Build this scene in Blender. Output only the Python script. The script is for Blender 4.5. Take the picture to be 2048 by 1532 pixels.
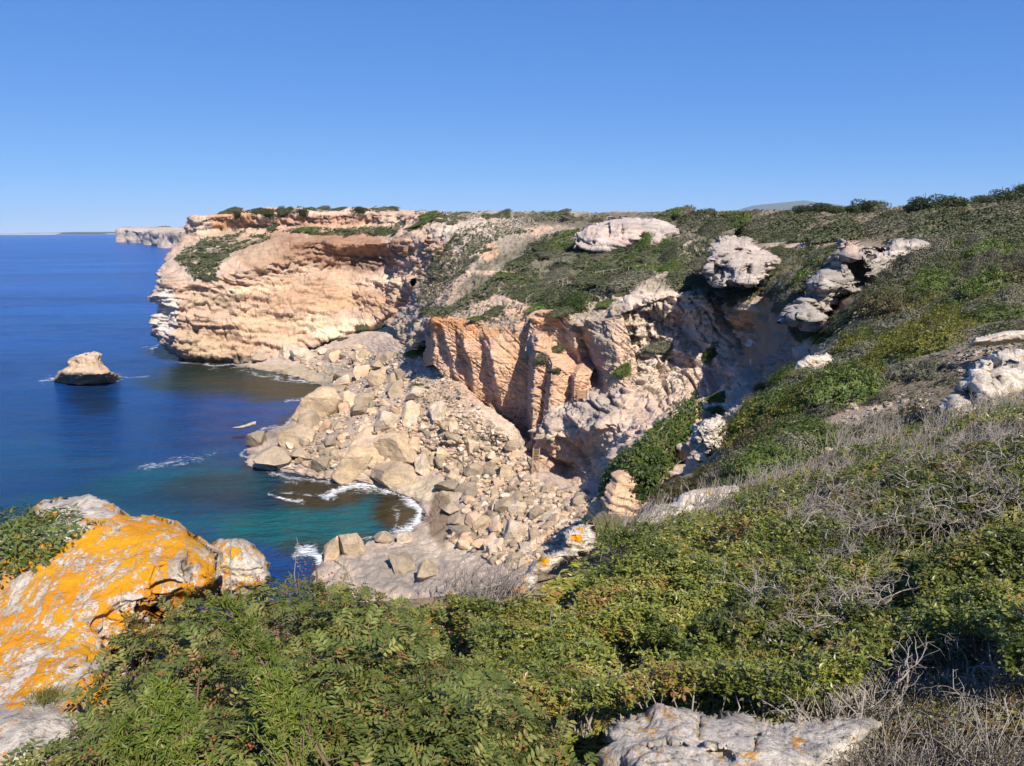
import bpy, math, random
import numpy as np
from mathutils import Vector, Matrix
from mathutils.bvhtree import BVHTree

for o in list(bpy.data.objects):
    bpy.data.objects.remove(o)
SC = bpy.context.scene
COLL = SC.collection

# ------------------------------------------------------------------ camera
EYE = 32.0
FPX, CX, CY = 1535.0, 1024.0, 766.0           # focal length and centre in pixels of the 2048 x 1532 frame
PITCH, ROLL = math.radians(11.3), math.radians(0.45)
CAM = np.array([0.0, 0.0, EYE])
_f = np.array([0, math.cos(PITCH), -math.sin(PITCH)])
_r0 = np.array([1.0, 0, 0])
_u0 = np.cross(_r0, _f)
_r = math.cos(ROLL) * _r0 - math.sin(ROLL) * _u0
_u = math.cos(ROLL) * _u0 + math.sin(ROLL) * _r0
cam_data = bpy.data.cameras.new('camera')
cam = bpy.data.objects.new('camera', cam_data)
COLL.objects.link(cam)
cam.matrix_world = Matrix(((_r[0], _u[0], -_f[0], 0), (_r[1], _u[1], -_f[1], 0), (_r[2], _u[2], -_f[2], EYE), (0, 0, 0, 1)))
cam_data.sensor_width = 36.0
cam_data.lens = 36.0 * FPX / 2048.0
cam_data.clip_start = 0.05
cam_data.clip_end = 120000.0
SC.camera = cam

# ------------------------------------------------------------------ world and sun
SUN_AZ, SUN_EL = math.radians(155.0), math.radians(44.0)     # clockwise from the view direction (+Y)
world = bpy.data.worlds.new('World')
SC.world = world
world.use_nodes = True
_nt = world.node_tree
_bg = _nt.nodes['Background']
_sky = _nt.nodes.new('ShaderNodeTexSky')
_sky.sky_type = 'NISHITA'
_sky.sun_disc = False
_sky.sun_elevation = SUN_EL
_sky.sun_rotation = SUN_AZ
_sky.altitude = 6000.0
_sky.air_density = 1.0
_sky.dust_density = 0.0
_sky.ozone_density = 5.0
# per-channel tone of the clear winter sky
_sep = _nt.nodes.new('ShaderNodeSeparateColor'); _cmb = _nt.nodes.new('ShaderNodeCombineColor')
_nt.links.new(_sky.outputs[0], _sep.inputs[0])
for _k, (_p, _a) in enumerate(((0.85, 0.683), (0.60, 0.70), (0.34, 0.90))):
    _m0 = _nt.nodes.new('ShaderNodeMath'); _m0.operation = 'MULTIPLY'; _m0.inputs[1].default_value = 0.1
    _m1 = _nt.nodes.new('ShaderNodeMath'); _m1.operation = 'POWER'; _m1.inputs[1].default_value = _p
    _m2 = _nt.nodes.new('ShaderNodeMath'); _m2.operation = 'MULTIPLY'; _m2.inputs[1].default_value = _a * 10.0 * 0.75
    _nt.links.new(_sep.outputs[_k], _m0.inputs[0]); _nt.links.new(_m0.outputs[0], _m1.inputs[0]); _nt.links.new(_m1.outputs[0], _m2.inputs[0])
    _nt.links.new(_m2.outputs[0], _cmb.inputs[_k])
_nt.links.new(_cmb.outputs[0], _bg.inputs[0])
_bg.inputs[1].default_value = 0.1
sun_data = bpy.data.lights.new('sun', 'SUN')
sun_data.energy = 5.0
sun_data.angle = math.radians(0.53)
sun_data.color = (1.0, 0.91, 0.79)
sun = bpy.data.objects.new('sun', sun_data)
COLL.objects.link(sun)
_sd = Vector((math.sin(SUN_AZ) * math.cos(SUN_EL), math.cos(SUN_AZ) * math.cos(SUN_EL), math.sin(SUN_EL)))
sun.rotation_euler = _sd.to_track_quat('Z', 'Y').to_euler()
sun.location = _sd * 100
SC.view_settings.view_transform = 'Standard'
SC.view_settings.look = 'None'
SC.view_settings.exposure = 0.6
SC.view_settings.gamma = 1.0
SC.view_settings.use_curve_mapping = False
SC.cycles.max_bounces = 5
SC.cycles.diffuse_bounces = 3
SC.cycles.glossy_bounces = 2
SC.cycles.transmission_bounces = 2
SC.cycles.transparent_max_bounces = 6
SC.cycles.volume_bounces = 0
SC.cycles.use_denoising = True

# ------------------------------------------------------------------ pixel geometry
def ray(px, py):
    px = np.asarray(px, float); py = np.asarray(py, float)
    return _f + ((px - CX) / FPX)[..., None] * _r - ((py - CY) / FPX)[..., None] * _u
def P(px, py, d):
    """world point seen at that place of the frame, d metres ahead"""
    v = ray(px, py)
    return CAM + v * (np.asarray(d, float) / v[..., 1])[..., None]
def PZ(px, py, z):
    v = ray(px, py)
    return CAM + v * ((np.asarray(z, float) - EYE) / v[..., 2])[..., None]
def Wd(x, y, dz):
    return np.array([x, y, EYE + dz], float)
def project(p):
    q = np.asarray(p) - CAM
    w = q @ _f
    w = np.where(np.abs(w) < 1e-6, 1e-6, w)
    return CX + FPX * (q @ _r) / w, CY - FPX * (q @ _u) / w, w

# ------------------------------------------------------------------ noise
_G = np.array([[1,1,0],[-1,1,0],[1,-1,0],[-1,-1,0],[1,0,1],[-1,0,1],[1,0,-1],[-1,0,-1],[0,1,1],[0,-1,1],[0,1,-1],[0,-1,-1],[1,1,0],[-1,1,0],[0,-1,1],[0,-1,-1]], float)
def pnoise(p, seed=0):
    p = np.asarray(p, np.float32)
    i = np.floor(p); f = p - i; i = i.astype(np.int32)
    w = f * f * f * (f * (f * 6 - 15) + 10)
    hx = [(i[:, 0] + k).astype(np.uint32) * np.uint32(374761393) for k in (0, 1)]
    hy = [(i[:, 1] + k).astype(np.uint32) * np.uint32(668265263) for k in (0, 1)]
    hz = [(i[:, 2] + k).astype(np.uint32) * np.uint32(3141592653) + np.uint32((seed * 1274126177) & 0xffffffff) for k in (0, 1)]
    wx, wy, wz = (1 - w[:, 0], w[:, 0]), (1 - w[:, 1], w[:, 1]), (1 - w[:, 2], w[:, 2])
    fx, fy, fz = (f[:, 0], f[:, 0] - 1), (f[:, 1], f[:, 1] - 1), (f[:, 2], f[:, 2] - 1)
    out = np.zeros(len(p), np.float32)
    for dx in (0, 1):
        for dy in (0, 1):
            hxy = hx[dx] + hy[dy]; wxy = wx[dx] * wy[dy]
            for dz in (0, 1):
                h = hxy + hz[dz]
                h = (h ^ (h >> np.uint32(15))) * np.uint32(2246822519)
                h = (h ^ (h >> np.uint32(13))) * np.uint32(3266489917)
                h = ((h ^ (h >> np.uint32(16))) >> np.uint32(9)) & np.uint32(15)
                out += (_GX[h] * fx[dx] + _GY[h] * fy[dy] + _GZ[h] * fz[dz]) * wxy * wz[dz]
    return out.astype(float)
_GX, _GY, _GZ = (_G[:, k].astype(np.float32).copy() for k in range(3))
def fbm(p, scale, octv=4, seed=0, gain=0.5, ridge=False):
    s = np.zeros(len(p)); a = 1.0; q = np.asarray(p, float) * scale
    for k in range(octv):
        n = pnoise(q, seed + k * 7)
        s += a * ((1 - 2 * np.abs(n)) - 0.5 if ridge else n)
        a *= gain; q = q * 2.03 + 11.7
    return s

# ------------------------------------------------------------------ mesh helpers
def mesh_from(name, verts, faces, smooth=True):
    """faces: (n,3) or (n,4) int array"""
    verts = np.asarray(verts, np.float32); faces = np.asarray(faces, np.int32)
    me = bpy.data.meshes.new(name)
    k = faces.shape[1]; n = len(faces)
    me.vertices.add(len(verts)); me.vertices.foreach_set('co', verts.ravel())
    me.loops.add(n * k); me.loops.foreach_set('vertex_index', faces.ravel())
    me.polygons.add(n)
    me.polygons.foreach_set('loop_start', np.arange(0, n * k, k, dtype=np.int32))
    me.polygons.foreach_set('loop_total', np.full(n, k, np.int32))
    me.polygons.foreach_set('use_smooth', np.full(n, smooth, bool))
    me.update(calc_edges=True)
    return me
def set_col(me, name, col):
    at = me.attributes.new(name, 'FLOAT_COLOR', 'POINT')
    c = np.ones((len(me.vertices), 4), np.float32)
    col = np.asarray(col, np.float32)
    if col.ndim == 1: c[:, 0] = c[:, 1] = c[:, 2] = col
    else: c[:, :col.shape[1]] = col
    at.data.foreach_set('color', c.ravel())
def link(name, me, mat=None, parent=None):
    o = bpy.data.objects.new(name, me)
    COLL.objects.link(o)
    if mat is not None and me is not None and not me.materials: me.materials.append(mat)
    if parent is not None: o.parent = parent
    return o
def tag(o, label=None, cat=None, group=None, kind=None):
    if label: o['label'] = label
    if cat: o['category'] = cat
    if group: o['group'] = group
    if kind: o['kind'] = kind
    return o
def empty(name, loc):
    o = bpy.data.objects.new(name, None)
    o.empty_display_size = 0.2
    COLL.objects.link(o); o.location = [float(c) for c in loc]
    return o
TERRAIN_V, TERRAIN_F = [], []
_nterr = [0]
def catmull(a, n, k, w):
    """resample axis 0 of a (K, ...) at n places; w blends straight (0) and smooth (1); k: knot positions"""
    K = len(a)
    t = np.interp(np.linspace(0, 1, n), k, np.arange(K))
    i = np.clip(np.floor(t).astype(int), 0, K - 2); f = (t - i).reshape((-1,) + (1,) * (a.ndim - 1))
    p0, p1, p2, p3 = a[np.clip(i - 1, 0, K - 1)], a[i], a[i + 1], a[np.clip(i + 2, 0, K - 1)]
    lin = p1 * (1 - f) + p2 * f
    cr = 0.5 * (2 * p1 + (p2 - p0) * f + (2 * p0 - 5 * p1 + 4 * p2 - p3) * f ** 2 + (3 * p1 - p0 - 3 * p2 + p3) * f ** 3)
    return lin * (1 - w) + cr * w
def knots(a, axis, eye=True):
    """spacing along one axis: by length, or by the angle it spans from the viewpoint"""
    if eye:
        q = a - CAM; q = q / np.maximum(np.linalg.norm(q, axis=2, keepdims=True), 0.5)
        d = np.linalg.norm(np.diff(q, axis=axis), axis=2)
    else:
        d = np.linalg.norm(np.diff(a, axis=axis), axis=2)
    d = d.mean(axis=1 - axis)
    d = d + 0.01 * d.sum() / len(d) + 1e-6
    k = np.concatenate([[0], np.cumsum(d)])
    return k / k[-1]
def grid_faces(nu, nv):
    idx = np.arange(nu * nv).reshape(nv, nu)
    return np.stack([idx[:-1, :-1], idx[:-1, 1:], idx[1:, 1:], idx[1:, :-1]], -1).reshape(-1, 4)
def grid_normals(g):
    du = np.gradient(g, axis=1); dv = np.gradient(g, axis=0)
    n = np.cross(du, dv)
    return n / (np.linalg.norm(n, axis=2, keepdims=True) + 1e-9)
def loft(rows, nu, nv, wu=0.6, wv=0.6):
    a = np.array(rows, float)                       # (M, K, 3)
    a = catmull(a, nv, knots(a, 0), wv)
    a = catmull(a.transpose(1, 0, 2), nu, knots(a, 1), wu).transpose(1, 0, 2)
    return a
def paint(verts, base, blobs, seed=1, rough=0.5):
    """local stone colours: blobs are ellipses (px, py, rx, ry, colour, strength) with broken edges"""
    px, py, w = project(verts)
    col = np.tile(np.array(base, float), (len(verts), 1))
    if blobs:
        n = fbm(np.stack([px, py, w], 1), 0.02, 4, seed)
        for (bx, by, rx, ry, c, s) in blobs:
            r = np.sqrt(((px - bx) / rx) ** 2 + ((py - by) / ry) ** 2) + n * rough
            m = np.clip((1.15 - r) / 0.3, 0, 1) * s
            col = col * (1 - m[:, None]) + np.array(c, float) * m[:, None]
    return col * np.array([1.0, 0.97, 1.01])
def terrain_patch(name, rows, nu, nv, mat, disp, base, blobs, wu=0.6, wv=0.6, seed=1, solid=True):
    g = loft(rows, nu, nv, wu, wv)
    n = grid_normals(g)
    flat, nn = g.reshape(-1, 3), n.reshape(-1, 3)
    # outward side towards the open air: turn to the camera's half space on average
    if ((CAM + np.array([0, 0, 60.0]) - flat) * nn).sum(1).mean() < 0: nn = -nn; flip = True
    else: flip = False
    v = disp(flat, nn)
    f = grid_faces(nu, nv)
    if flip: f = f[:, ::-1]
    me = mesh_from(name, v, f)
    set_col(me, 'Col', paint(v, base, blobs, seed))
    o = link(name, me, mat)
    o['kind'] = 'structure'
    if solid:
        TERRAIN_V.append(v); TERRAIN_F.append(f + _nterr[0]); _nterr[0] += len(v)
    return o
# ------------------------------------------------------------------ materials
def new_mat(name):
    m = bpy.data.materials.new(name); m.use_nodes = True
    nt = m.node_tree
    return m, nt, nt.nodes['Principled BSDF']
def nd(nt, t, **kw):
    n = nt.nodes.new(t)
    for k, v in kw.items():
        if k in n.inputs.keys() if isinstance(k, str) else False: n.inputs[k].default_value = v
        else: setattr(n, k, v)
    return n
def noise_n(nt, vec, scale, detail=6, rough=0.6, dist=0.0):
    n = nt.nodes.new('ShaderNodeTexNoise')
    n.inputs['Scale'].default_value = scale; n.inputs['Detail'].default_value = detail
    n.inputs['Roughness'].default_value = rough; n.inputs['Distortion'].default_value = dist
    if vec is not None: nt.links.new(vec, n.inputs['Vector'])
    return n.outputs['Fac']
def ramp(nt, fac, stops):
    r = nt.nodes.new('ShaderNodeValToRGB')
    el = r.color_ramp.elements
    while len(el) > 1: el.remove(el[-1])
    for i, (p, c) in enumerate(stops):
        e = el[0] if i == 0 else el.new(p)
        e.position = p
        e.color = (c, c, c, 1) if not hasattr(c, '__len__') else (*c[:3], 1)
    nt.links.new(fac, r.inputs[0])
    return r.outputs[0]
def mix(nt, fac, a, b, mode='MIX'):
    m = nt.nodes.new('ShaderNodeMix'); m.data_type = 'RGBA'; m.blend_type = mode; m.clamp_factor = True
    for sock, val in ((m.inputs[0], fac), (m.inputs[6], a), (m.inputs[7], b)):
        if hasattr(val, 'is_linked'): nt.links.new(val, sock)
        elif hasattr(val, '__len__'): sock.default_value = (*val[:3], 1)
        else: sock.default_value = val
    return m.outputs[2]
def math_n(nt, op, a, b=None):
    m = nt.nodes.new('ShaderNodeMath'); m.operation = op
    for sock, val in ((m.inputs[0], a), (m.inputs[1], b)):
        if val is None: continue
        if hasattr(val, 'is_linked'): nt.links.new(val, sock)
        else: sock.default_value = val
    return m.outputs[0]
def mapping(nt, vec, scale=(1, 1, 1), rot=(0, 0, 0)):
    m = nt.nodes.new('ShaderNodeMapping')
    m.inputs['Scale'].default_value = scale; m.inputs['Rotation'].default_value = rot
    nt.links.new(vec, m.inputs['Vector'])
    return m.outputs[0]
def attr(nt, name):
    a = nt.nodes.new('ShaderNodeAttribute'); a.attribute_name = name
    return a.outputs['Color']
def bump(nt, bs, h, strength, dist):
    b = nt.nodes.new('ShaderNodeBump')
    b.inputs['Strength'].default_value = strength; b.inputs['Distance'].default_value = dist
    nt.links.new(h, b.inputs['Height'])
    nt.links.new(b.outputs[0], bs.inputs['Normal'])
    return b

def rock_mat(name, scale=1.0, grey=0.35, strata=0.3, tint_from='Col', tilt=(0.0, 0.12, 0.0), pos='world', greycol=(0.24, 0.22, 0.19), bstr=0.6, zs=2.2):
    """pale limestone: colours, some painted shade among them, come from the attribute, with grain, grey weathered crust, pits and beds"""
    m, nt, bs = new_mat(name)
    if pos == 'world':
        vec = nt.nodes.new('ShaderNodeNewGeometry').outputs['Position']
    else:
        vec = nt.nodes.new('ShaderNodeTexCoord').outputs['Object']
    base = attr(nt, tint_from)
    n1 = noise_n(nt, vec, 0.22 * scale, 8, 0.62)
    n2 = noise_n(nt, vec, 1.3 * scale, 9, 0.7)
    sv = mapping(nt, vec, (0.25 * scale, 0.25 * scale, zs * scale), tilt)
    n3 = noise_n(nt, sv, 1.0, 7, 0.62, 0.4)
    c = mix(nt, 0.9, base, ramp(nt, n1, [(0.25, 0.75), (0.5, 1.05), (0.75, 1.3)]), 'MULTIPLY')
    c = mix(nt, strata, c, ramp(nt, n3, [(0.3, 0.45), (0.45, 1.0), (0.7, 1.3)]), 'MULTIPLY')
    gm = ramp(nt, n2, [(0.42, 0.0), (0.62, 1.0)])
    gm = math_n(nt, 'MULTIPLY', gm, grey)
    c = mix(nt, gm, c, greycol)
    fine = noise_n(nt, vec, 7.0 * scale, 6, 0.75)
    c = mix(nt, 0.75, c, ramp(nt, fine, [(0.3, 0.6), (0.48, 1.05), (0.7, 1.25)]), 'MULTIPLY')
    nt.links.new(c, bs.inputs['Base Color'])
    bs.inputs['Roughness'].default_value = 0.95
    bs.inputs['Specular IOR Level'].default_value = 0.15
    h = math_n(nt, 'ADD', math_n(nt, 'MULTIPLY', n2, 1.0), math_n(nt, 'MULTIPLY', fine, 0.35))
    h = math_n(nt, 'ADD', h, math_n(nt, 'MULTIPLY', n3, 0.8 * strata + 0.2))
    bump(nt, bs, h, bstr, 0.8 / scale)
    return m

M = {}
M['cliff'] = rock_mat('limestone_cliff', 1.0, 0.4, 0.55)
M['quarry'] = rock_mat('quarried_sandstone', 1.0, 0.15, 0.9, tilt=(0.0, 0.42, 0.0), zs=5.0)
M['rubble'] = rock_mat('rubble_ground', 2.5, 0.4, 0.1, bstr=0.8)
M['soil'] = rock_mat('stony_soil', 3.0, 0.4, 0.0, bstr=0.8)
M['near_rock'] = rock_mat('weathered_limestone', 9.0, 0.5, 0.1, pos='object', greycol=(0.2, 0.195, 0.18))
M['boulder'] = rock_mat('boulder_limestone', 2.0, 0.45, 0.25, pos='object', greycol=(0.2, 0.17, 0.13))

def water_mat():
    m, nt, bs = new_mat('sea_water')
    vec = nt.nodes.new('ShaderNodeNewGeometry').outputs['Position']
    base = attr(nt, 'Col')
    big = noise_n(nt, mapping(nt, vec, (0.004, 0.012, 1)), 1.0, 4, 0.55)
    c = mix(nt, 0.8, base, ramp(nt, big, [(0.3, 0.6), (0.5, 1.0), (0.72, 1.5)]), 'MULTIPLY')
    # foam
    fo = attr(nt, 'foam')
    fn = noise_n(nt, mapping(nt, vec, (0.75, 1.2, 1)), 1.0, 10, 0.78, 1.6)
    fm = ramp(nt, math_n(nt, 'ADD', math_n(nt, 'MULTIPLY', fo, 0.40), fn), [(0.80, 0.0), (0.95, 1.0)])
    fm = math_n(nt, 'MULTIPLY', fm, ramp(nt, fo, [(0.02, 0.0), (0.15, 1.0)]))
    c = mix(nt, fm, c, (0.75, 0.78, 0.8))
    nt.links.new(c, bs.inputs['Base Color'])
    r = mix(nt, fm, (0.18, 0.18, 0.18), (0.9, 0.9, 0.9))
    nt.links.new(r, bs.inputs['Roughness'])
    bs.inputs['IOR'].default_value = 1.33
    bs.inputs['Specular IOR Level'].default_value = 0.13
    w1 = noise_n(nt, mapping(nt, vec, (0.35, 0.8, 1), (0, 0, 0.25)), 1.0, 5, 0.6, 0.3)
    w2 = noise_n(nt, mapping(nt, vec, (0.05, 0.16, 1), (0, 0, 0.15)), 1.0, 3, 0.5)
    w3 = noise_n(nt, mapping(nt, vec, (0.9, 2.4, 1), (0, 0, 0.1)), 1.0, 4, 0.6)
    h = math_n(nt, 'ADD', math_n(nt, 'ADD', w1, math_n(nt, 'MULTIPLY', w3, 0.35)), math_n(nt, 'MULTIPLY', w2, 1.5))
    bump(nt, bs, h, 1.0, 1.7)
    return m
M['sea'] = water_mat()

def leaf_mat(name, cols, rough=0.55, trans=0.25, spec=0.3):
    """per-leaf colour from the attribute lv"""
    m, nt, bs = new_mat(name)
    lv = attr(nt, 'lv')
    sep = nt.nodes.new('ShaderNodeSeparateColor'); nt.links.new(lv, sep.inputs[0])
    k = len(cols)
    c = ramp(nt, sep.outputs[0], [(i / max(k - 1, 1), cc) for i, cc in enumerate(cols)])
    oi = nt.nodes.new('ShaderNodeObjectInfo')
    c = mix(nt, 1.0, c, ramp(nt, oi.outputs['Random'], [(0, 0.72), (1, 1.25)]), 'MULTIPLY')
    nt.links.new(c, bs.inputs['Base Color'])
    bs.inputs['Roughness'].default_value = rough
    bs.inputs['Specular IOR Level'].default_value = spec
    tr = nt.nodes.new('ShaderNodeBsdfTranslucent')
    nt.links.new(mix(nt, 1.0, c, (1.0, 1.0, 0.55), 'MULTIPLY'), tr.inputs[0])
    ms = nt.nodes.new('ShaderNodeMixShader'); ms.inputs[0].default_value = trans
    nt.links.new(bs.outputs[0], ms.inputs[1]); nt.links.new(tr.outputs[0], ms.inputs[2])
    nt.links.new(ms.outputs[0], nt.nodes['Material Output'].inputs['Surface'])
    return m
def plain_mat(name, col, rough=0.8, nscale=6.0, var=0.5, spec=0.2):
    m, nt, bs = new_mat(name)
    vec = nt.nodes.new('ShaderNodeTexCoord').outputs['Object']
    n = noise_n(nt, vec, nscale, 6, 0.7)
    c = mix(nt, var, col, ramp(nt, n, [(0.3, 0.5), (0.5, 1.0), (0.7, 1.3)]), 'MULTIPLY')
    nt.links.new(c, bs.inputs['Base Color'])
    bs.inputs['Roughness'].default_value = rough; bs.inputs['Specular IOR Level'].default_value = spec
    return m
# ------------------------------------------------------------------ setting
SAND, PALE, ORANGE, GREYR = (0.58, 0.40, 0.25), (0.60, 0.49, 0.37), (0.50, 0.25, 0.10), (0.36, 0.31, 0.25)
REDB, WHITE, TAN, SOIL = (0.36, 0.19, 0.10), (0.64, 0.58, 0.49), (0.47, 0.33, 0.20), (0.34, 0.26, 0.18)
GREEN = (0.07, 0.08, 0.035)

def disp_rock(a_big, s_big, a_str, s_str, a_fine, s_fine, tilt=(0.0, 0.0), seed=3, mask=None):
    """bedded, jointed limestone: big bulges, ledges where hard beds stand proud, cracks, rough skin"""
    def fn(p, n):
        m = 1.0 if mask is None else mask(p)
        d = a_big * fbm(p, s_big, 4, seed, 0.48)
        steep = np.clip(1.2 - np.abs(n[:, 2]), 0.1, 1)
        zz = p[:, 2] + tilt[0] * p[:, 0] + tilt[1] * p[:, 1] + 1.6 * fbm(p, 0.06, 3, seed + 40)
        for k, (hs, am) in enumerate(((1.0, 0.9), (2.7, 0.55), (6.5, 0.32))):
            t = zz * s_str * hs; i = np.floor(t); f = t - i
            f = np.clip((f - 0.42) / 0.16, 0, 1); f = f * f * (3 - 2 * f)
            def bed(j): return pnoise(np.stack([p[:, 0] * 0.07 * hs, p[:, 1] * 0.07 * hs, j * 3.71 + 0.5], 1), seed + 20 + k)
            d = d + a_str * am * 1.6 * (bed(i) * (1 - f) + bed(i + 1) * f) * steep
        c = pnoise(p * s_fine * np.array([1, 1, 0.8]), seed + 80) 
        d = d - a_fine * 1.6 * np.clip(1 - np.abs(c) * 7, 0, 1) * steep
        d = d + a_fine * fbm(p, s_fine, 5, seed + 60, 0.62, ridge=True)
        nn = n.copy(); nn[:, 2] *= 0.6
        return p + nn * (d * m)[:, None]
    return fn

# sea: one sheet reaching the horizon, finer near the shore
SHORE = [(300, 700), (330, 690), (368, 722), (420, 730), (480, 730), (560, 745), (640, 768), (655, 785), (640, 800), (585, 835), (530, 870), (500, 905),
         (490, 935), (560, 948), (610, 958), (650, 968), (700, 965), (770, 975), (830, 1000), (845, 1040), (830, 1060), (790, 1078), (720, 1080), (660, 1095), (632, 1130), (620, 1200)]
def polydist(px, py, pl):
    d = np.full(len(px), 1e9)
    for (x0, y0), (x1, y1) in zip(pl[:-1], pl[1:]):
        vx, vy = x1 - x0, y1 - y0
        t = np.clip(((px - x0) * vx + (py - y0) * vy) / (vx * vx + vy * vy + 1e-9), 0, 1)
        d = np.minimum(d, np.hypot(px - x0 - t * vx, py - y0 - t * vy))
    return d
def build_sea():
    s = np.concatenate([np.linspace(-6, -0.8, 20), np.linspace(-0.79, 0.12, 460), np.linspace(0.13, 6, 20)])
    y = np.concatenate([np.geomspace(28, 52, 8), np.geomspace(52.5, 420, 420), np.geomspace(440, 31000, 60)])
    S, Y = np.meshgrid(s, y)
    v = np.stack([S * Y, Y, np.zeros_like(Y)], -1).reshape(-1, 3)
    px, py, w = project(v)
    depth_n = fbm(v, 0.02, 4, 5)
    pn = fbm(v, 0.06, 4, 9)
    deep = np.array([0.005, 0.062, 0.285]); mid = np.array([0.003, 0.050, 0.175]); teal = np.array([0.003, 0.100, 0.112]); reef = np.array([0.045, 0.034, 0.014]); olive = np.array([0.022, 0.036, 0.022])
    near = np.clip((py - 620) / 260, 0, 1)[:, None]
    col = deep * (1 - near) + mid * near
    def blob(c, bx, by, rx, ry, st, noise=0.6):
        nonlocal col
        r = np.sqrt(((px - bx) / rx) ** 2 + ((py - by) / ry) ** 2) + (pn + depth_n) * noise
        m = (np.clip((1.1 - r) / 0.5, 0, 1) * st)[:, None]
        col = col * (1 - m) + np.array(c) * m
    blob((0.006, 0.085, 0.32), 180, 640, 260, 26, 0.6); blob((0.006, 0.085, 0.32), 60, 560, 300, 14, 0.45); blob((0.006, 0.085, 0.32), 240, 530, 200, 14, 0.4)
    blob((0.004, 0.07, 0.16), 90, 930, 260, 40, 0.35)
    blob(olive, 470, 770, 170, 42, 0.9); blob(reef, 560, 770, 120, 22, 0.7); blob(reef, 640, 790, 60, 20, 0.9)
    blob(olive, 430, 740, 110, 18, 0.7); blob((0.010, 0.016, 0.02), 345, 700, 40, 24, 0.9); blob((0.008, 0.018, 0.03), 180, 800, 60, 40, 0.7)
    blob(teal, 420, 1010, 330, 90, 0.55); blob(teal, 600, 1065, 200, 50, 0.9); blob(teal, 740, 1000, 70, 26, 0.8)
    blob(olive, 520, 980, 150, 34, 0.5); blob((0.004, 0.03, 0.08), 420, 1010, 140, 20, 0.5)
    blob(reef, 640, 985, 90, 34, 0.95, 0.3); blob(reef, 800, 1020, 56, 50, 1.0, 0.3); blob(reef, 740, 975, 80, 14, 0.9, 0.3); blob((0.06, 0.045, 0.02), 820, 1030, 40, 45, 1.0, 0.2)
    blob(olive, 600, 1100, 70, 24, 0.6); blob(reef, 290, 700, 20, 8, 0.3)
    nearshore = polydist(px, py, SHORE)
    k = (np.clip((16 - nearshore) / 14, 0, 1) * (py > 700))[:, None] * 0.6
    col = col * (1 - k) + reef * k
    foam = np.zeros(len(v)); fpx = px + 26 * fbm(v, 0.16, 3, 61); fpy = py + 9 * fbm(v, 0.16, 3, 67)
    foam = np.clip(1 - polydist(fpx, fpy, SHORE) / 13, 0, 1) * 0.95 * (py > 690)
    def foamline(pl, wd, st):
        nonlocal foam
        foam = np.maximum(foam, np.clip(1 - polydist(fpx, fpy, pl) / wd, 0, 1) * st)
    foamline([(80, 764), (115, 758), (130, 764)], 11.9, 1.0); foamline([(120, 765), (215, 762), (240, 755)], 8.5, 1.0); foamline([(225, 745), (240, 752), (285, 755)], 10.2, 0.85)
    foamline([(440, 728), (490, 732)], 8.5, 0.9); foamline([(490, 742), (540, 755), (560, 758), (640, 768)], 11.9, 0.9); foamline([(330, 718), (380, 724), (430, 728)], 6.8, 0.8)
    foamline([(570, 800), (610, 795), (632, 787)], 11.9, 1.0); foamline([(290, 930), (340, 922), (400, 915), (425, 905)], 23.8, 0.8); foamline([(300, 935), (350, 930)], 17, 0.9)
    foamline([(555, 990), (580, 1000), (610, 1003)], 11.9, 1.1); foamline([(565, 960), (590, 965)], 11.9, 0.9); foamline([(585, 985), (630, 990), (670, 978)], 8.5, 0.9)
    foamline([(650, 992), (690, 978), (740, 970), (790, 975)], 22.1, 1.15); foamline([(610, 955), (660, 970)], 13.6, 0.8)
    foamline([(800, 985), (825, 1000), (838, 1022), (836, 1045), (815, 1065), (790, 1072)], 34, 1.1); foamline([(825, 995), (840, 1015), (838, 1050), (820, 1066)], 11.9, 1.5)
    foamline([(795, 1055), (790, 1030), (805, 1010)], 20.4, 0.8);
    foamline([(600, 1105), (625, 1105), (640, 1125), (655, 1145)], 30.6, 1.2); foamline([(330, 700), (370, 724)], 6.8, 0.5)
    sw = pnoise(v * np.array([0.10, 0.22, 1]), 4) * 0.10 + pnoise(v * np.array([0.03, 0.06, 1]), 8) * 0.12
    v[:, 2] += np.where(v[:, 1] < 420, sw, 0)
    me = mesh_from('sea', v, grid_faces(len(s), len(y)))
    set_col(me, 'Col', col); set_col(me, 'foam', np.clip(foam, 0, 2))
    o = link('sea', me, M['sea']); o['kind'] = 'structure'
build_sea()

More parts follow.
